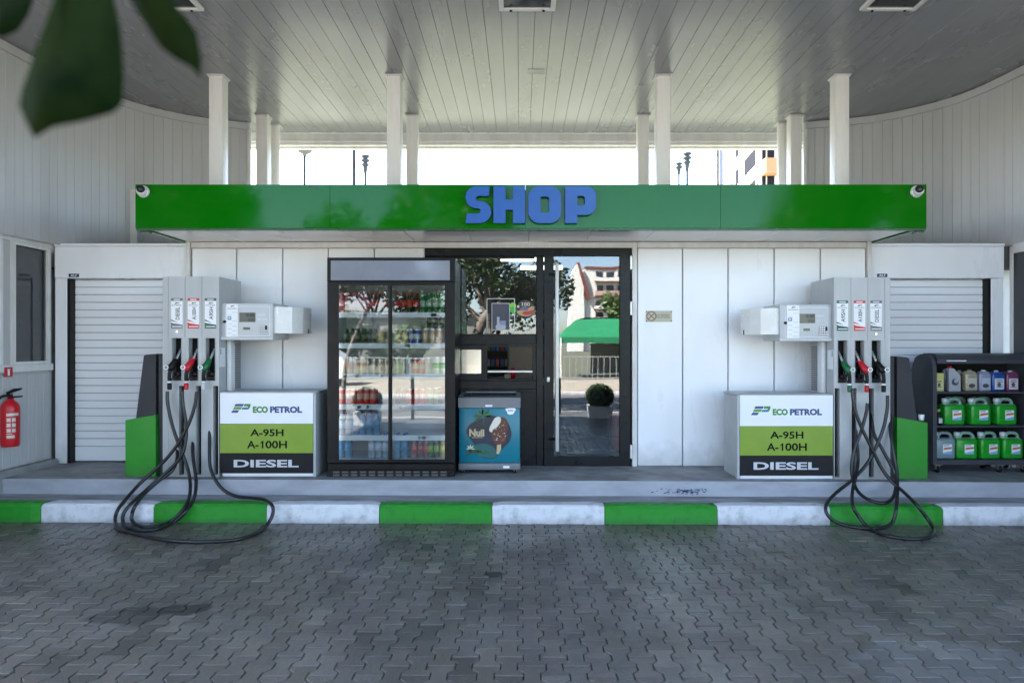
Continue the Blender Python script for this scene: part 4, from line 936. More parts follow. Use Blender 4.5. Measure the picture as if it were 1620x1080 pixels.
b.prism([(YI+.37,zr1+.0125),(YI+.41,zr1+.0125),(YI+.41,zk+.006),(YI+.37,zk+.004)],'x',a+.046,c-.046); b.prism([(YI+.055,zr1+.0121),(YI+.365,zr1+.0121),(YI+.365,zr1+.013),(YI+.055,zr1+.013)],'x',a+.046,c-.046,1)
b.build('rim',[GREYF,BLACK],ic)
b=MB(); b.add([(a+.045,YI+.03,zr1+.02),(c-.045,YI+.03,zr1+.02),(c-.045,YI+.37,zk-.003),(a+.045,YI+.37,zk-.003)],[(0,1,2,3)]); b.build('sliding_lid',glass('freezer_lid',.18,(.5,.52,.55)),ic)
b=MB(); y=YI-.0065; b.rect(ix(768),ix(779),iz(643),iz(640),y,0); b.build('label',WPRINT,ic); b=MB(); b.rect(ix(796),ix(806),iz(740),iz(736.5),y,0); b.build('label',WPRINT,ic); b=MB(); y=YI-.0005
b.flat(closed2([(ix(800),iz(646)),(ix(815),iz(645.5)),(ix(814),iz(651)),(ix(811),iz(655)),(ix(804),iz(655)),(ix(802),iz(651))]),y,0); b.rect(ix(803.5),ix(812),iz(650),iz(648.5),y-.0013,1,.0005)
b.build('label',[WPRINT,GREYF],ic)
# poster art
y=YI-.0008; P=lambda px,py:(ix(710+px/4.693),iz(530+py/4.693))
b=MB()
b.flat(closed2([P(*q) for q in [(160,770),(130,720),(150,670),(210,630),(290,605),(350,600),(420,625),(450,670),(466,730),(450,790),(410,830),(370,880),(330,915),(250,905),(215,850),(190,810)]]),y,0)
b.flat(closed2([P(*q) for q in [(190,815),(270,805),(330,830),(355,870),(345,905),(290,912),(215,885),(170,850)]]),y-.0014,1)
random.seed(11)
def frond(cx,cy,an,ln,mi,dyy):
    ca,sa=math.cos(an),math.sin(an); w=ln*.14
    b.flat([P(cx,cy),P(cx+ca*ln*.5-sa*w,cy+sa*ln*.5+ca*w),P(cx+ca*ln,cy+sa*ln),P(cx+ca*ln*.5+sa*w,cy+sa*ln*.5-ca*w)],y-dyy,mi,.0006)
for i in range(16): frond(255+R(-8,8),600+R(-10,10),R(-3.3,.25) if i<12 else R(1.7,2.9),R(55,88),2 if i%2 else 3,.0014+.0007*(i%3))
for i in range(15): frond(205+R(-30,30),850+R(-14,14),R(2.4,4.2) if i<8 else R(-.1,.9),R(45,90),2 if i%2 else 3,.0030+.0007*(i%3))
for i in range(5): frond(160,840,-1.57+(i-2)*.85,34,5,.0052)
# bar: white top, chocolate with nuts, stick
b.flat(closed2([P(*q) for q in [(300,690),(318,655),(345,615),(385,606),(425,620),(438,665),(428,740),(418,790),(370,812),(335,790),(318,745)]]),y-.0055,4)
b.flat(closed2([P(*q) for q in [(300,700),(318,655),(345,612),(380,606),(386,640),(360,680),(330,700),(318,720)]]),y-.0063,5)
b.flat([P(358,812),P(388,808),P(388,850),P(372,880),P(354,880)],y-.0055,6)
for i in range(34):
    px,py=R(335,425),R(640,790)
    if px-330<(700-py)*.4: continue
    b.flat([P(px-R(3,7),py),P(px,py-R(3,6)),P(px+R(4,8),py),P(px,py+R(3,6))],y-.0064,7 if i%3 else 5,.0006)
b.text('Nuii',*[ix(710+q/4.693) for q in (152,264)],iz(530+752/4.693),iz(530+695/4.693),y-.0014,6,.001,.045)
b.rect(ix(710+168/4.693),ix(710+252/4.693),iz(530+761/4.693),iz(530+757/4.693),y-.0014,6,.001)
random.seed(12)
b.build('poster',[pm('art_black',(.008,.009,.014),.35,col2=(.012,.016,.045),mix=1,ns=6),pm('art_teal_dark',(.01,.10,.10),.35),pm('art_leaf',(.02,.14,.05),.35),pm('art_leaf_dark',(.008,.06,.03),.35),pm('art_choc',(.10,.025,.018),.35),pm('art_cream',(.68,.64,.55),.35),pm('art_gold',(.52,.42,.26),.35),pm('art_nut',(.30,.14,.09),.35)],ic)
for px,yo in ((733,.05),(815,.05),(736,.36),(812,.36)):
    b=MB(); xx=ix(px); zw=zi0+.026
    b.lathe([(0,-.009),(.024,-.009),(.024,.009),(0,.009)],(xx,YI+yo,zw),14,[1,1,1],'x'); b.box(xx-.015,xx+.015,YI+yo-.012,YI+yo+.012,zw+.026,iz(743)-.0,0,.002); b.box(xx-.0145,xx-.0105,YI+yo-.01,YI+yo+.01,zw-.006,zw+.026,0); b.box(xx+.0105,xx+.0145,YI+yo-.01,YI+yo+.01,zw-.006,zw+.026,0)
    b.build('caster',[STEEL,BLACK],ic)
# ================================================================== SMALL WALL THINGS
b=MB(); y=YW-.0005; b.box(wx(1021.5),wx(1063),YW-.006,YW-.0005,wz(509),wz(491.5),0,.002); y=YW-.0062
b.ring(wx(1030.3),wz(500),.043,.053,y,1,24,.001); b.flat([(wx(1030.3)-.036,wz(500)+.03),(wx(1030.3)-.03,wz(500)+.036),(wx(1030.3)+.036,wz(500)-.03),(wx(1030.3)+.03,wz(500)-.036)],y-.0012,1,.0008)
b.flat([(wx(1030.3)-.034,wz(500)-.026),(wx(1030.3)-.028,wz(500)-.033),(wx(1030.3)+.034,wz(500)+.026),(wx(1030.3)+.028,wz(500)+.033)],y,2,.001)
b.text('NO SMOKING',wx(1038.5),wx(1059.5),wz(503.5),wz(496.5),y,2,.001)
for q in ((1022.8,492.8),(1061.7,492.8),(1022.8,507.7),(1061.7,507.7)): b.disc(wx(q[0]),wz(q[1]),.006,y,3,10,.003)
o=b.build('no_smoking_sign',[pm('brass_plate',(.46,.43,.32),.35),pm('sign_red_brown',(.22,.07,.04),.5),pm('sign_olive',(.13,.12,.06),.5),BLACK],origin=(wx(1042),YW,wz(509))); tag(o,'small brass NO SMOKING plate on the white wall right of the door','sign')
for px,s,l in ((222.5,-1,'white turret security camera on the left end of the green fascia'),(1454.5,1,'white turret security camera on the right end of the green fascia')):
    xx,zz=X(px,YC-.06),Z(301.5,YC-.06)
    t=thing('security_camera',l,'camera',(xx,YC-.01,zz),'security cameras on the green fascia')
    MB().lathe([(0,0),(.052,0),(.056,.012),(.05,.03),(.0,.03)],(xx-s*.0,YC-.001,zz),24,axis='y').build('base_ring',PALE,t)
    bm=bmesh.new(); bmesh.ops.create_uvsphere(bm,u_segments=24,v_segments=16,radius=.046)
    for v in bm.verts: v.co+=Vector((xx,YC-.045,zz))
    MB().bm(bm,0,True).build('housing',PALE,t)
    q=Euler((rad(-14),0,rad(-18*s))).to_matrix()
    b=MB(); b.lathe([(0,.052),(.031,.05),(.035,.042),(.033,.03)],(0,0,0),20,[0,0,0],'y'); b.lathe([(0,.0535),(.016,.0535),(.018,.0515)],(0,0,0),16,[1,1],'y')
    b.v=[tuple(q@Vector(v)+Vector((xx,YC-.045,zz))) for v in b.v]; b.build('lens',[BLACK,WINDK],t)
# fire extinguisher on the left side wall
def extinguisher(x,y,z,label):
    t=thing('fire_extinguisher',label,'fire extinguisher',(x,y,z))
    b=MB(); r=.079; b.lathe([(0,0),(r*.9,0),(r,.02),(r,.36),(r*.95,.39),(r*.7,.42),(.03,.44),(.028,.46),(0,.46)],(x,y,z),28,[0]*8)
    b.build('cylinder',REDP,t)
    b=MB()
    w=r+.0012
    # printed panel facing the forecourt, wrapped round the cylinder
    n=10; a0,a1=rad(-80),rad(5); z-=.03
    def patch(a0,a1,z0,z1,rr,mi):
        vs=[]
        for i in range(n+1):
            a=a0+(a1-a0)*i/n; vs+= [(x+rr*math.cos(a),y+rr*math.sin(a),z+z0),(x+rr*math.cos(a),y+rr*math.sin(a),z+z1)]
        b.add(vs,[(2*i,2*i+2,2*i+3,2*i+1) for i in range(n)],mi,True)
    patch(a0,a1,.10,.37,w,0)
    for k in range(3):
        for j in range(2): patch(a0+.12+j*.5,a0+.5+j*.5,.27-.05*k-.0,.305-.05*k,w+.001,1)
    patch(a0+.08,a1-.15,.325,.35,w+.001,1); patch(a0+.1,a0+.9,.115,.14,w+.001,1); patch(a0+.1,a0+.6,.15,.158,w+.001,1)
    z-=.03; b.build('label',[pm('ext_panel',(.42,.02,.02),.4),pm('ext_print',(.62,.50,.46),.4)],t)
    b=MB(); b.lathe([(.0,.52),(.022,.52),(.022,.56),(0,.56)],(x,y,z),12); b.prism([(x-.03,z+.555),(x+.10,z+.60),(x+.11,z+.618),(x+.04,z+.612),(x-.03,z+.578)],'y',y-.012,y+.012); b.prism([(x-.03,z+.535),(x+.11,z+.545),(x+.11,z+.53),(x-.0,z+.518)],'y',y-.012,y+.012)
    b.tube(cat_rom([(x-.01,y-.01,z+.545),(x-.07,y-.03,z+.53),(x-.10,y-.05,z+.44),(x-.10,y-.03,z+.25),(x-.095,y-.02,z+.12)],6),.012,8)
    b.build('valve_and_lever',BLACK,t)
extinguisher(-4.885,6.54,.628,'red fire extinguisher hung low on the left side wall')
b=MB(); b.box(xl+.0305,xl+.034,6.555,6.66,1.288,1.382,0); b.box(xl+.0341,xl+.036,6.595,6.62,1.30,1.355,1); b.box(xl+.0341,xl+.036,6.59,6.626,1.357,1.364,1) 
o=b.build('fire_point_sign',[REDP,WPRINT],origin=(xl,6.6,1.3)); tag(o,'small red fire extinguisher sign on the left side wall','sign')
extinguisher(wx(978)*1.05,YW+.4,.42,'red fire extinguisher inside the shop, glimpsed at the door glass edge')
# ================================================================== OIL RACK
YO=6.87
def ox(p): return X(p,YO)
def oz(p): return Z(p,YO)
rk=thing('oil_display_rack','charcoal wheeled display rack with curved hood at the right edge','display rack',(4.7,YO+.18,zp(4.7)))
RK=pm('rack_charcoal',(.045,.05,.06),.45,col2=(.035,.038,.046),ns=3)
ra,rb=ox(1476),5.16; yb=YO+.36
prof=[(YO,oz(735)),(YO,oz(590)),(YO+.01,oz(578)),(YO+.04,oz(566)),(YO+.10,oz(560)),(YO+.22,oz(560.5)),(YO+.31,oz(566)),(yb,oz(578)),(yb+.012,oz(600)),(yb-.03,oz(735))]
for xa,xb in ((ra,ra+.04),(rb-.04,rb)): MB().prism(prof,'x',xa,xb).build('side_panel',RK,rk)
b=MB(); b.box(ra+.041,rb-.041,yb-.05,yb-.03,oz(735),oz(575)); b.build('back_panel',VOID,rk)
b=MB(); b.prism([(YO-.004,oz(575)),(YO-.004,oz(569)),(YO+.03,oz(561.5)),(YO+.10,oz(558.6)),(YO+.24,oz(559)),(YO+.24,oz(563)),(YO+.1,oz(563)),(YO+.02,oz(575))],'x',ra+.041,rb-.041); b.rect(ox(1497),ox(1528),oz(571.2),oz(569.8),YO-.0045,1); b.build('hood',[RK,WPRINT],rk)
for q in (619.5,673): MB().box(ra+.041,rb-.041,YO+.005,yb-.051,oz(q)-.02,oz(q),0,.004).build('shelf',RK,rk)
MB().box(ra+.041,rb-.041,YO-.003,yb-.051,oz(735),oz(727),0,.004).build('tray',RK,rk)
for xx in (ox(1487),ox(1586),rb-.06):
    for yo in (.05,.3):
        b=MB(); zw=zp(4.6)+.035; b.lathe([(0,-.012),(.033,-.012),(.033,.012),(0,.012)],(xx,YO+yo,zw),14,[1,1,1],'x'); b.box(xx-.035,xx+.04,YO+yo-.03,YO+yo+.03,oz(735)-.012,oz(735)-.002,0,.002); b.box(xx-.018,xx-.014,YO+yo-.015,YO+yo+.015,zw-.005,oz(735)-.013,0); b.box(xx+.014,xx+.018,YO+yo-.015,YO+yo+.015,zw-.005,oz(735)-.013,0)
        b.build('caster',[STEEL,BLACK],rk)
JG=pm('green_antifreeze_jug',(.006,.27,.012),.28,col2=(.02,.33,.03),ns=4,rv=.06); JGREY=pm('pale_grey_jug',(.20,.27,.29),.3,rv=.06); CAPW=pm('white_cap',(.55,.60,.58),.4)
JTOP=pm('empty_jug_top',(.22,.36,.27),.3)
def jug(m,top):
    """5 litre jug, w .215 d .15 h .27 : square body, sloped shoulder, moulded handle loop, offset cap"""
    w,h=.104,.205
    b=MB(); b.box(-w,w,-.07,.07,0,h,0,.022,3)
    b.prism([(-w+.012,h-.012),(w-.006,h-.012),(w-.006,h+.02),(w-.03,h+.045),(w-.05,h+.05),(-.0,h+.05),(-.012,h+.046),(-.016,h+.038),(-.018,h+.016),(-.03,h+.012),(-w+.02,h+.012)][:2]+[(w-.012,h+.004),(-w+.02,h+.004)],'y',-.045,.045,1)
    b.tube(cat_rom([(w-.02,0,h-.01),(w-.012,0,h+.018),(w-.035,0,h+.046),(w-.07,0,h+.052),(-.008,0,h+.05),(-.03,0,h+.03),(-.035,0,h-.01)],6),.017,10,1)
    b.lathe([(.026,h-.012),(.026,h+.022),(.024,h+.03)],(-w+.04,0,0),16,[1,1]); b.lathe([(.029,h+.028),(.029,h+.058),(.024,h+.062),(0,h+.062)],(-w+.04,0,0),16,[2,2,2])
    y=-.0705; b.rect(-.025,.065,.05,.15,y,3); b.flat([(-.022,.095),(.062,.105),(.062,.125),(-.01,.118)],y-.0014,4,.0006); b.flat([(-.025,.05),(.065,.05),(.065,.085),(-.025,.065)],y-.0014,5,.0006); b.flat([(-.018,.132),(.04,.136),(.038,.144),(-.018,.141)],y-.0014,6,.0006)
    return b.build('antifreeze_jug',[m,top,CAPW,WPRINT,pm('jug_orange',(.55,.14,.03),.4),pm('jug_skyblue',(.25,.42,.6),.4),pm('jug_grey_print',(.2,.2,.25),.4)])
jp=jug(JG,JTOP); jr=jug(JGREY,pm('grey_jug_top',(.22,.27,.28),.3))
zs2,zs3=oz(673)+.001,oz(727)+.001
def J(src,first,x,z,l,dy=0):
    o=src if first else src.copy()
    if not first: COL.objects.link(o)
    o.location=(x,YO+.10+dy,z); o.rotation_euler.z=R(-.13,.13); tag(o,l,'jug','jugs on the oil rack')
J(jp,True,ox(1514),zs2,'green jug on the middle rack shelf, leftmost, beside small dark bottles'); J(jp,False,ox(1556),zs2,'green jug on the middle rack shelf, second from the left'); J(jp,False,ox(1597),zs2,'green jug on the middle rack shelf, third from the left')
J(jp,False,ox(1536),zs2,'green jug at the back of the middle shelf, in the gap between first two jugs',.155); J(jp,False,ox(1577),zs2,'green jug at the back of the middle shelf, between second and third jugs',.155)
J(jr,True,ox(1499),zs3,'pale grey jug on the bottom rack tray, leftmost'); J(jp,False,ox(1534),zs3,'green jug on the bottom rack tray, right of the grey jug'); J(jp,False,ox(1571),zs3,'green jug on the bottom rack tray, third from the left'); J(jp,False,ox(1607),zs3,'green jug on the bottom rack tray, cut by the right picture edge')
z1=oz(619.5)+.001
def flatbottle(x,w,h,d,m,capm,labm,label,kind='oil_bottle',shape='can',art=None):
    b=MB(); y=-d/2
    if shape=='tin':
        b.box(-w/2,w/2,-d/2,d/2,0,h-.012,0,.004); b.lathe([(.014,h-.012),(.014,h+.008),(0,h+.008)],(-w/2+.022,0,0),12,[1,1])
    elif shape=='oil':
        b.prism([(-w/2,0),(w/2,0),(w/2,h*.58),(w/2-.01,h*.66),(-w/2+.052,h*.88),(-w/2+.05,h*.9),(-w/2+.008,h*.9),(-w/2,h*.85)],'y',-d/2,d/2); b.lathe([(.02,h*.9),(.019,h),(0,h)],(-w/2+.028,0,0),12,[1,1])
    elif shape=='slim':
        b.lathe([(0,0),(w/2,0),(w/2,h*.7),(w*.2,h*.86),(w*.2,h),(0,h)],(0,0,0),14,[0,0,0,1,1])
    else:
        b.box(-w/2,w/2,-d/2,d/2,0,h*.84,0,.014,3); b.prism([(-w/2+.012,h*.835),(w/2-.008,h*.835),(w/2-.03,h*.93),(-w/2+.02,h*.93)],'y',-d/2+.014,d/2-.014); b.lathe([(.02,h*.92),(.02,h),(0,h)],(.0,0,0),12,[1,1])
    if labm is not None:
        yy=y-.0005; b.rect(-w*.34,w*.38,h*.10,h*.62,yy,2)
        if art=='lines':
            for t in (.52,.44,.2): b.rect(-w*.2,w*.26,h*t,h*(t+.035),yy-.0013,3,.0005)
            b.disc(.0,h*.33,w*.16,yy-.0013,3,14,.0005)
        if art=='swirl':
            b.disc(w*.02,h*.36,w*.3,yy-.0013,3,16,.0005); b.disc(w*.1,h*.4,w*.17,yy-.0022,0,14,.0005); b.rect(-w*.3,-w*.0,h*.2,h*.24,yy-.0024,0,.0005)
        if art=='oval':
            b.disc(.0,h*.26,w*.27,yy-.0013,3,16,.0005,h*.1); b.rect(-w*.25,w*.3,h*.12,h*.16,yy-.0022,1,.0005)
    o=b.build(kind,[m,capm,labm or m,pm('label_ink_'+label[:12],(.05,.05,.07),.4)])
    o.location=(x,YO+.09,z1); tag(o,label,'bottle','oil bottles on the top rack shelf'); return o
YEL=pm('oil_yellow',(.50,.50,.16),.35); SIL=pm('oil_silver',(.36,.38,.40),.3); GLD=pm('oil_gold',(.36,.32,.22),.3,metal=.2); SBL=pm('oil_steel_blue',(.24,.27,.36),.3); BLJ=pm('washer_blue',(.012,.06,.24),.2); PUR=pm('washer_purple',(.14,.035,.09),.2)
flatbottle(ox(1491.5),.10,.195,.06,YEL,REDP,pm('yellow_label',(.60,.58,.28),.4),'yellow oil tin with red cap, leftmost on the top rack shelf',shape='tin',art='lines',kind='oil_tin')
flatbottle(ox(1502.5),.048,.26,.05,pm('oil_dark',(.05,.055,.065),.35),BLACK,None,'slim dark bottle between the yellow tin and the grey red capped bottle',shape='slim')
flatbottle(ox(1516),.118,.258,.07,SIL,REDP,SIL,'grey oil bottle with tall red cap on the top rack shelf',shape='oil',art='swirl')
flatbottle(ox(1543),.125,.218,.075,GLD,GLD,pm('gold_label',(.45,.42,.34),.4),'gold oil bottle with pale oval label on the top rack shelf',art='oval')
o=flatbottle(ox(1535),.10,.21,.07,GLD,GLD,None,'gold oil bottle half hidden behind the labelled gold one'); o.location.y+=.09
flatbottle(ox(1565),.12,.216,.075,SBL,pm('white_cap2',(.5,.52,.56),.4),pm('blue_label',(.40,.43,.52),.4),'steel blue oil bottle with round label on the top rack shelf',art='oval')
flatbottle(ox(1585.5),.13,.21,.09,BLJ,pm('cap_pale_blue',(.4,.45,.55),.4),pm('wash_label',(.55,.6,.62),.4),'blue screen wash bottle with white label on the top rack shelf',art='lines',kind='screen_wash_bottle')
flatbottle(ox(1608),.125,.21,.09,PUR,pm('cap_pale',(.45,.42,.48),.4),pm('wash_label2',(.6,.55,.58),.4),'dark red screen wash bottle, rightmost on the top rack shelf',art='lines',kind='screen_wash_bottle')
for px,yo,c,l in ((1490.5,.06,BLACK,'small black spray bottle with pale label, front left of the middle rack shelf'),(1489,.16,pm('sprayer_green',(.3,.45,.05),.4),'small bottle with lime green top at the back left of the middle rack shelf')):
    b=MB(); b.lathe([(0,0),(.028,0),(.03,.01),(.03,.08),(.014,.11),(.012,.13),(.016,.13),(.016,.16),(0,.162)],(0,0,0),14,[0,0,0,0,0,1,1,1]); b.rect(-.016,.02,.02,.07,-.031,2,.0012)
    o=b.build('spray_bottle',[c if c is BLACK else BLACK,pm('lime_cap_'+str(px),(.32,.42,.12),.4),TXTW]); o.location=(ox(px),YO+yo,zs2); tag(o,l,'bottle','spray bottles on the rack')
# ================================================================== FOREGROUND LEAVES
YL=.66
tw=thing('tree_twig','blurred dark green leaves hanging close in the top left corner','leaves',(X(120,YL),YL,Z(-150,YL)))
LF=pm('near_leaf',(.003,.0085,.002),.9,spec=.02,col2=(.011,.020,.005),mix=1,ns=14)
def leaf(pts,Y,bend,tilt):
    P=[(X(p[0],Y),Z(p[1],Y)) for p in pts]; cx=sum(p[0] for p in P)/len(P); cz=sum(p[1] for p in P)/len(P)
    lp=closed2(P,3) if False else P
    vs=[]; n=len(lp)
    for s in (1,.55):
        for (x,z) in lp: vs.append((cx+(x-cx)*s, Y+abs(x-cx)*bend*s*s+(z-cz)*tilt, cz+(z-cz)*s))
    vs.append((cx,Y-.004,cz))
    fs=[(i,(i+1)%n,n+(i+1)%n,n+i) for i in range(n)]+[(n+i,n+(i+1)%n,2*n) for i in range(n)]
    b=MB(); b.add(vs,fs,0,True); o=b.build('leaf',LF,tw)
    md=o.modifiers.new('thickness','SOLIDIFY'); md.thickness=.0008
leaf([(60,-60),(48,10),(36,70),(25,140),(26,165),(44,192),(68,224),(100,208),(140,196),(178,178),(190,160),(186,120),(176,60),(164,10),(140,-60)],YL,.25,.25)
leaf([(180,-45),(205,5),(232,45),(250,72),(272,88),(293,98),(303,112),(306,80),(303,45),(290,25),(268,-5),(240,-40)],.72,.4,-.2)
leaf([(-30,-30),(-25,20),(-8,52),(12,66),(30,50),(38,20),(40,-25)],.76,.3,.3)
b=MB(); b.tube(cat_rom([(X(-120,.7),.7,Z(-150,.7)),(X(60,.68),.68,Z(-120,.68)),(X(230,.72),.72,Z(-110,.72)),(X(420,.8),.75,Z(-170,.75))],6),.003,6)
for p,Y in ((100,YL),(210,.72),(5,.76)): b.tube([(X(p,Y),Y,Z(-115,Y)),(X(p,Y),Y,Z(-40,Y))],.0013,5)
b.build('stem',BARK,tw)
# ================================================================== BEHIND THE SHOP
def lamp_post(px,Y,py,label,heads=2,r=.035):
    x=X(px,Y); zt=Z(py,Y)
    t=thing('lamp_post',label,'lamp post',(x,Y,0),'lamp posts behind the shop')
    MB().tube([(x,Y,-.05),(x,Y,zt-.1)],[r,r*.7],10).build('pole',pm('post_grey',(.03,.03,.032),.6,spec=.2),t)
    b=MB(); z=zt
    pr=[(0,z),(.10,z-.02),(.105,z-.05),(.06,z-.06),(.06,z-.10)]
    for i in range(heads): pr+=[(.105-.015*i,z-.12-.1*i),(.10-.02*i,z-.15-.1*i),(.055,z-.17-.1*i),(.055,z-.20-.1*i)]
    pr+=[(.03,z-.24-.1*heads),(0,z-.25-.1*heads)]
    b.lathe(pr,(x,Y,0),16); b.build('lantern',pm('lantern_grey',(.06,.062,.065),.5,spec=.2),t)
lamp_post(578,16,245,'grey stacked lantern lamp post left of centre in the sky opening'); lamp_post(1087,16,241,'taller stacked lantern lamp post at the right of the sky opening'); lamp_post(1074,19,257,'shorter stacked lantern lamp post just left of the taller one',1)
x=X(482,14); t=thing('lamp_post','lamp with flared frosted shade on a thin pole at the left of the opening','lamp post',(x,14,0))
MB().tube([(x,14,-.05),(x,14,Z(243,14))],.024,8).build('pole',ANTH,t); MB().lathe([(0,.10),(.14,.09),(.16,.03),(.12,-.02),(.05,-.05),(.03,-.1),(0,-.1)],(x,14,Z(240,14)),16).build('shade',pm('shade_grey',(.12,.12,.12),.5),t)
x=X(560,13); o=MB().tube([(x,13,-.05),(x,13,5.9)],.03,8).build('flag_pole',pm('pole_grey',(.03,.03,.032),.6,spec=.2),origin=(x,13,0)); tag(o,'plain thin grey pole left of the stacked lantern lamp','pole')
for px,Y,l in ((1135.5,22,'thin dark pole at the left edge of the white apartment block'),(1199,24,'thin pole in front of the orange balconies')):
    x=X(px,Y); o=MB().tube([(x,Y,-.05),(x,Y,10)],.035,8).build('utility_pole',ANTH,origin=(x,Y,0)); tag(o,l,'pole')
# white apartment block: near corner, long side running away, orange balconies on the far wing
ap=thing('apartment_building','white apartment block with orange balconies seen above the fascia','building',(X(1180,60),60,0))
def slab(b,p,q,z0,z1,th=.3,mi=0):
    d=Vector((q[0]-p[0],q[1]-p[1],0)); n=Vector((-d.y,d.x,0)).normalized()*th
    vs=[(p[0],p[1],z0),(q[0],q[1],z0),(q[0]+n.x,q[1]+n.y,z0),(p[0]+n.x,p[1]+n.y,z0)]; vs+=[(v[0],v[1],z1) for v in vs]
    b.add(vs,[(0,3,2,1),(4,5,6,7),(0,1,5,4),(1,2,6,5),(2,3,7,6),(3,0,4,7)],mi)
A=(X(1137,76),76); B=(X(1160,76),76); C_=(X(1203,64),64); D=(X(1236,64),64)
b=MB(); b.box(A[0],B[0],76,86,-.06,28); slab(b,B,C_,-.06,28,.6) ; b.box(C_[0]+.7,D[0]+6,64,72,-.06,28); b.build('wall',PLASTER,ap)
def onside(t,off=.05):
    d=Vector((C_[0]-B[0],C_[1]-B[1])); n=Vector((d.y,-d.x)).normalized()
    if n.x>0: n=-n
    return (B[0]+d.x*t+n.x*off, B[1]+d.y*t+n.y*off)
WINM=pm('matt_dark_window',(.02,.021,.026),.9,spec=0)
for fl in range(4,9):
    z=fl*3.0+.9
    for t0,t1 in ((.10,.25),(.45,.85)):
        b=MB(); slab(b,onside(t0,.03),onside(t1,.03),z,z+1.7,.05); b.build('window',WINM,ap)
    b=MB(); slab(b,onside(.42,.05),onside(.88,.05),z-.35,z-.2,.5); b.build('ledge',pm('ledge_cream%d'%fl,(.55,.48,.36),.8),ap)
    b=MB(); b.box(C_[0]+.15,C_[0]+1.3,63.95,64,z-.3,z+1.6); b.build('window',WINM,ap)
    b=MB(); b.box(C_[0]+.05,C_[0]+1.35,62.7,63.9,z-1.35,z-.15,0); b.box(C_[0]-.0,C_[0]+1.4,62.6,63.94,z-1.52,z-1.36,1); b.build('balcony',[ORANGE,pm('balcony_slab%d'%fl,(.5,.3,.16),.8)],ap)
b=MB(); b.box(A[0]+.1,A[0]+.45,75.9,75.98,19.4,23.2); b.build('window',pm('blue_grey_shutter',(.10,.12,.20),.5),ap)
# ================================================================== ACROSS THE STREET (seen in the glass)
sheet('road',-60,60,-7.4,-1.6,-.012,ASPH)
rk2=MB().box(-60,60,-7.6,-7.4,-.06,.10).build('road_kerb',KERBW); rk2['kind']='structure'
pv=MB().box(-60,60,-17,-7.6,-.06,.08).build('pavement',SAND); pv['kind']='structure'
ln=MB().box(-60,60,-2.0,-1.85,-.03,-.004).build('road_edge_line',KERBW); ln['kind']='structure'
def tree(name,x,y,ht,r,cr,n,m,label,trunk_r=.16,seed=1,lean=0,flat=.8):
    rn=random.Random(seed); t=thing(name,label,'tree',(x,y,0),'trees across the forecourt and street')
    b=MB(); top=Vector((x+lean,y,ht))
    b.tube(cat_rom([(x,y,-.1),(x+.04,y+.03,ht*.4),(x+lean*.6-.05,y,ht*.8),top],5),[trunk_r*(1-.5*i/15) for i in range(16)],10)
    cl=[]
    for i in range(11):
        a=rn.uniform(0,6.28); q=top+Vector((math.cos(a)*cr*rn.uniform(.3,.8),math.sin(a)*cr*rn.uniform(.3,.8),cr*flat*rn.uniform(-.1,1.2)))
        b.tube([top-Vector((0,0,ht*rn.uniform(0,.25))),top.lerp(q,.5)+Vector((0,0,.1)),q],[trunk_r*.4,trunk_r*.22,.015],6); cl.append((q,cr*rn.uniform(.3,.5)))
    b.build('trunk',BARK,t)
    vs=[];fs=[]
    for i in range(n):
        c,cr2=rn.choice(cl); d=Vector((rn.gauss(0,1),rn.gauss(0,1),rn.gauss(0,.8))).normalized()*cr2*rn.random()**.4
        p=c+d; a=Vector((rn.gauss(0,1),rn.gauss(0,1),rn.gauss(0,.6))).normalized(); e=a.cross(Vector((rn.gauss(0,1),rn.gauss(0,1),rn.gauss(0,1)))).normalized(); s=r*rn.uniform(.6,1.2)
        o=len(vs); vs+=[p-a*s,p+e*s*.5,p+a*s,p-e*s*.5]; fs.append((o,o+1,o+2,o+3))
    b=MB(); b.add(vs,fs); b.build('crown',m,t)
tree('broadleaf_tree',-1.34,-2.4,2.5,.08,1.9,12000,LEAF2,'roadside tree whose trunk shows in the upper shop window glass',.2,3,.6,1.25)
tree('broadleaf_tree',-4.1,-2.7,2.6,.08,1.5,7000,LEAF2,'slim roadside tree left of the window tree, seen in the fridge glass',.07,17,.7,.9)
tree('broadleaf_tree',6.1,-25,2.7,.14,1.5,4500,LEAF1,'bushy green tree beside the market tent, seen in the door glass',.14,5)
tree('broadleaf_tree',-9.0,-21,1.1,.13,1.9,6000,LEAF1,'broad green tree behind the street fence, seen in the fridge glass',.18,7)
tree('broadleaf_tree',-5.9,-22,1.0,.13,1.7,5000,LEAF1,'dark green tree right of the broad one, seen in the fridge glass',.15,8)
tree('broadleaf_tree',-14.8,-18,6.2,.2,4.0,7000,LEAF2,'tall dark tree at the left end of the street',.2,9)
tree('broadleaf_tree',15,-19,6.2,.2,4.0,7000,LEAF2,'tall dark tree at the right end of the street',.22,10)
tree('broadleaf_tree',-27,-36,9,.32,6.5,6000,LEAF2,'far dark tree behind the left street trees',.3,12)
tree('broadleaf_tree',28,-38,9,.32,6.5,6000,LEAF2,'far dark tree behind the right street tree',.3,13)
# railing fence
fc=thing('railing_fence','white painted railing along the far pavement, seen in the glass','fence',(0,-16,0))
b=MB()
for i in range(150): xx=-18+i*.25; b.box(xx-.012,xx+.012,-16.01,-15.99,.12,1.0)
b.box(-18.2,19.5,-16.02,-15.98,1.0,1.04); b.box(-18.2,19.5,-16.02,-15.98,.14,.18); b.build('bars',pm('railing_grey',(.30,.30,.29),.7),fc)
b=MB(); b.box(-18.2,19.5,-16.15,-15.9,0,.12); b.build('base',CONC,fc)
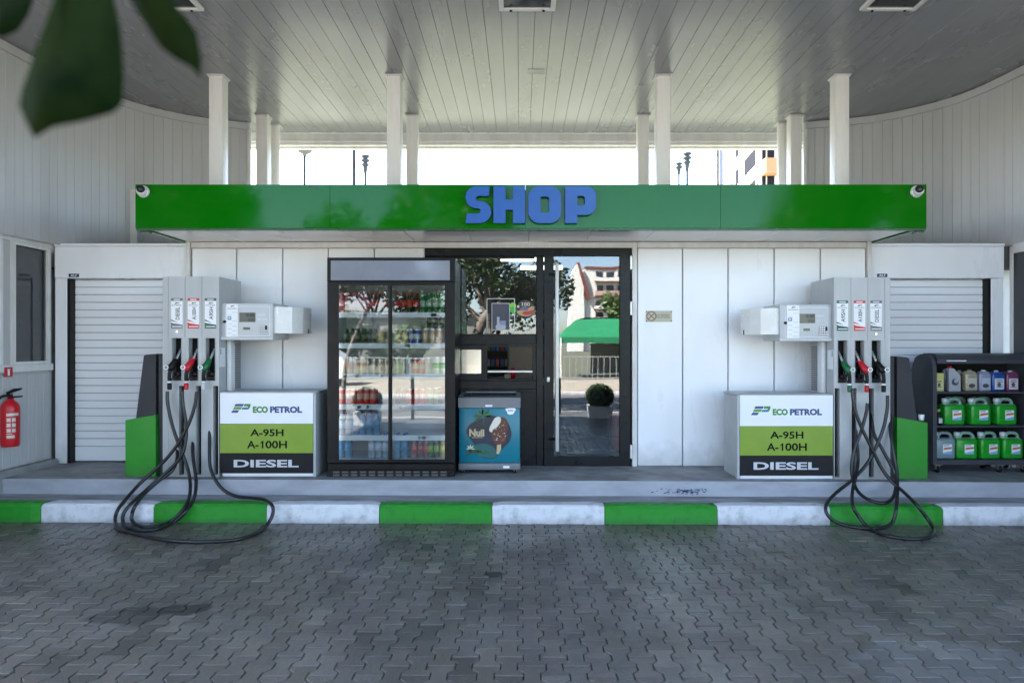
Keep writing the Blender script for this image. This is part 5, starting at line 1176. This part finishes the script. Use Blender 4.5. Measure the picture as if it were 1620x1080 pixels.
# market tent
tn=thing('market_tent','green fabric market tent on white posts, seen in the door glass','tent',(4.9,-21,0))
b=MB(); zE,zR=1.95,2.95; x0,x1,y0,y1=2.0,7.9,-23.4,-18.8
ex=[(x0,y1,zE),(x1,y1,zE),(x1,y0,zE),(x0,y0,zE)]; rg=[(x0+.9,-21.1,zR-.1),(3.3,-21.1,zR),(x1-1,-21.1,zR)]
b.add(ex+rg,[(0,1,6,5,4),(2,3,4,5,6),(1,2,6),(3,0,4)]); 
for p,q in zip(ex,ex[1:]+ex[:1]): b.add([p,q,(q[0],q[1],zE-.28),(p[0],p[1],zE-.28)],[(0,1,2,3)])
b.build('canopy',TENT,tn)
for p in ex: MB().box(p[0]-.05,p[0]+.05,p[1]-.05,p[1]+.05,.0,zE-.02).build('post',PLASTER,tn)
MB().box(3.9,7.5,-23.3,-23.1,.05,1.65).build('back_sheet',pm('stall_grey',(.25,.24,.23),.8),tn)
# apartment house with red roof edge
hb=thing('apartment_building','white gabled apartment house with red trim, reflected in the door glass','building',(35,-130,0))
b=MB(); b.box(10.6,13.2,-136,-128,0,16); b.box(13.21,26,-137,-129,0,17.4); b.build('wall',PLASTER,hb)
b=MB(); b.prism([(10.6,16.01),(13.2,16.01),(11.6,18.6)],'y',-136,-128); b.build('gable',PLASTER,hb)
b=MB(); b.prism([(11.5,18.7),(12.0,18.7),(14.6,11.5),(13.9,11.5)],'y',-136.5,-127.6); b.box(13.4,26.2,-137.2,-128.8,17.41,17.9); b.build('roof',ROOFT,hb)
for fl in range(6):
    b=MB(); b.box(15.5,25.5,-128.9,-127.6,fl*2.9+.2,fl*2.9+.45); b.box(15.5,25.5,-127.7,-127.55,fl*2.9+.45,fl*2.9+1.25,1); b.build('balcony',[ROOFT,PLASTER if fl%2 else pm('balcony_pink%d'%fl,(.5,.33,.28),.8)],hb)
    for k in range(4): MB().box(16+k*2.4,17.6+k*2.4,-128.98,-128.95,fl*2.9+.9,fl*2.9+2.5).build('window',WINDK,hb)
sb=thing('low_building','long low grey building behind the street trees','building',(-16,-45,0))
MB().box(-34,-3,-52,-45,0,4.2).build('wall',pm('grey_render',(.22,.22,.20),.8),sb); MB().box(-34.4,-2.6,-52.4,-44.6,4.21,4.5).build('roof',CONC,sb)
for i in range(8): MB().box(-32+i*3.6,-30+i*3.6,-45,-44.95,1.2,3.4).build('window',WINDK,sb)
# parked white car
cr=thing('parked_car','white hatchback parked across the street, reflected in the fridge','car',(-8.2,-12.5,.08))
b=MB(); pr=[(-10.1,.35),(-10.15,.75),(-9.95,.95),(-9.3,1.02),(-8.7,1.42),(-8.2,1.5),(-7.2,1.48),(-6.55,1.12),(-6.35,.95),(-6.3,.4)]
b.prism(pr,'y',-13.35,-11.65); b.build('body',pm('car_white',(.7,.7,.7),.2,coat=.5),cr)
b=MB()
for yq in (-11.648,-13.352): b.prism([(-9.15,1.04),(-8.65,1.36),(-7.25,1.38),(-6.75,1.06)],'y',yq-.004,yq+.004)
b.build('side_window',WINDK,cr)
for xx in (-9.35,-7.05):
    for yq in (-11.75,-13.25):
        wl=MB().lathe([(.17,-.09),(.3,-.1),(.32,-.05),(.32,.05),(.3,.1),(.17,.09)],(xx,yq,.40),20,axis='y').build('wheel',BLACK,cr)
        MB().lathe([(0,-.07),(.17,-.08),(.17,.08),(0,.07)],(xx,yq,.40),16,axis='y').build('rim',ALU,wl)
# shrubs in planters and bollard at the forecourt edge
def planter(x,y,seed,label):
    rn=random.Random(seed); t=thing('planter_shrub',label,'plant',(x,y,0),'potted shrubs at the forecourt edge')
    b=MB(); b.prism([(x-.22,.0),(x+.22,.0),(x+.25,.26),(x-.25,.26)],'y',y-.22,y+.22); b.build('planter',pm('planter_pale%d'%seed,(.5,.52,.52),.6),t)
    vs=[];fs=[]
    for i in range(2600):
        d=Vector((rn.gauss(0,1),rn.gauss(0,1),rn.gauss(0,1))).normalized()*rn.random()**.33
        p=Vector((x,y,.48))+Vector((d.x*.3,d.y*.3,d.z*.27)); a=Vector((rn.gauss(0,1),rn.gauss(0,1),rn.gauss(0,1))).normalized(); e=a.orthogonal().normalized(); s=.035
        o=len(vs); vs+=[p-a*s,p+e*s*.5,p+a*s,p-e*s*.5]; fs.append((o,o+1,o+2,o+3))
    MB().add(vs,fs).build('foliage',LEAF2,t)
planter(-3.05,-.5,21,'clipped dark shrub in a pale planter, reflected in the fridge'); planter(1.75,-.6,22,'clipped dark shrub in a pale planter, reflected in the door')
x=.9; o=MB().tube([(x,-1.2,-.02),(x,-1.2,.85)],.04,10).build('bollard',BLACK,origin=(x,-1.2,0)); tag(o,'black bollard at the road edge, reflected in the door','bollard')
x=-1.62; o=MB().tube([(-2.3,-1.3,-.02),(-2.3,-1.3,.9)],.04,10).build('bollard',BLACK,origin=(-2.3,-1.3,0)); tag(o,'black bollard at the road edge, reflected in the fridge','bollard')
for o in bpy.data.objects:
    if o.type=='MESH' and len(o.data.polygons)==0: print('EMPTY',o.name)
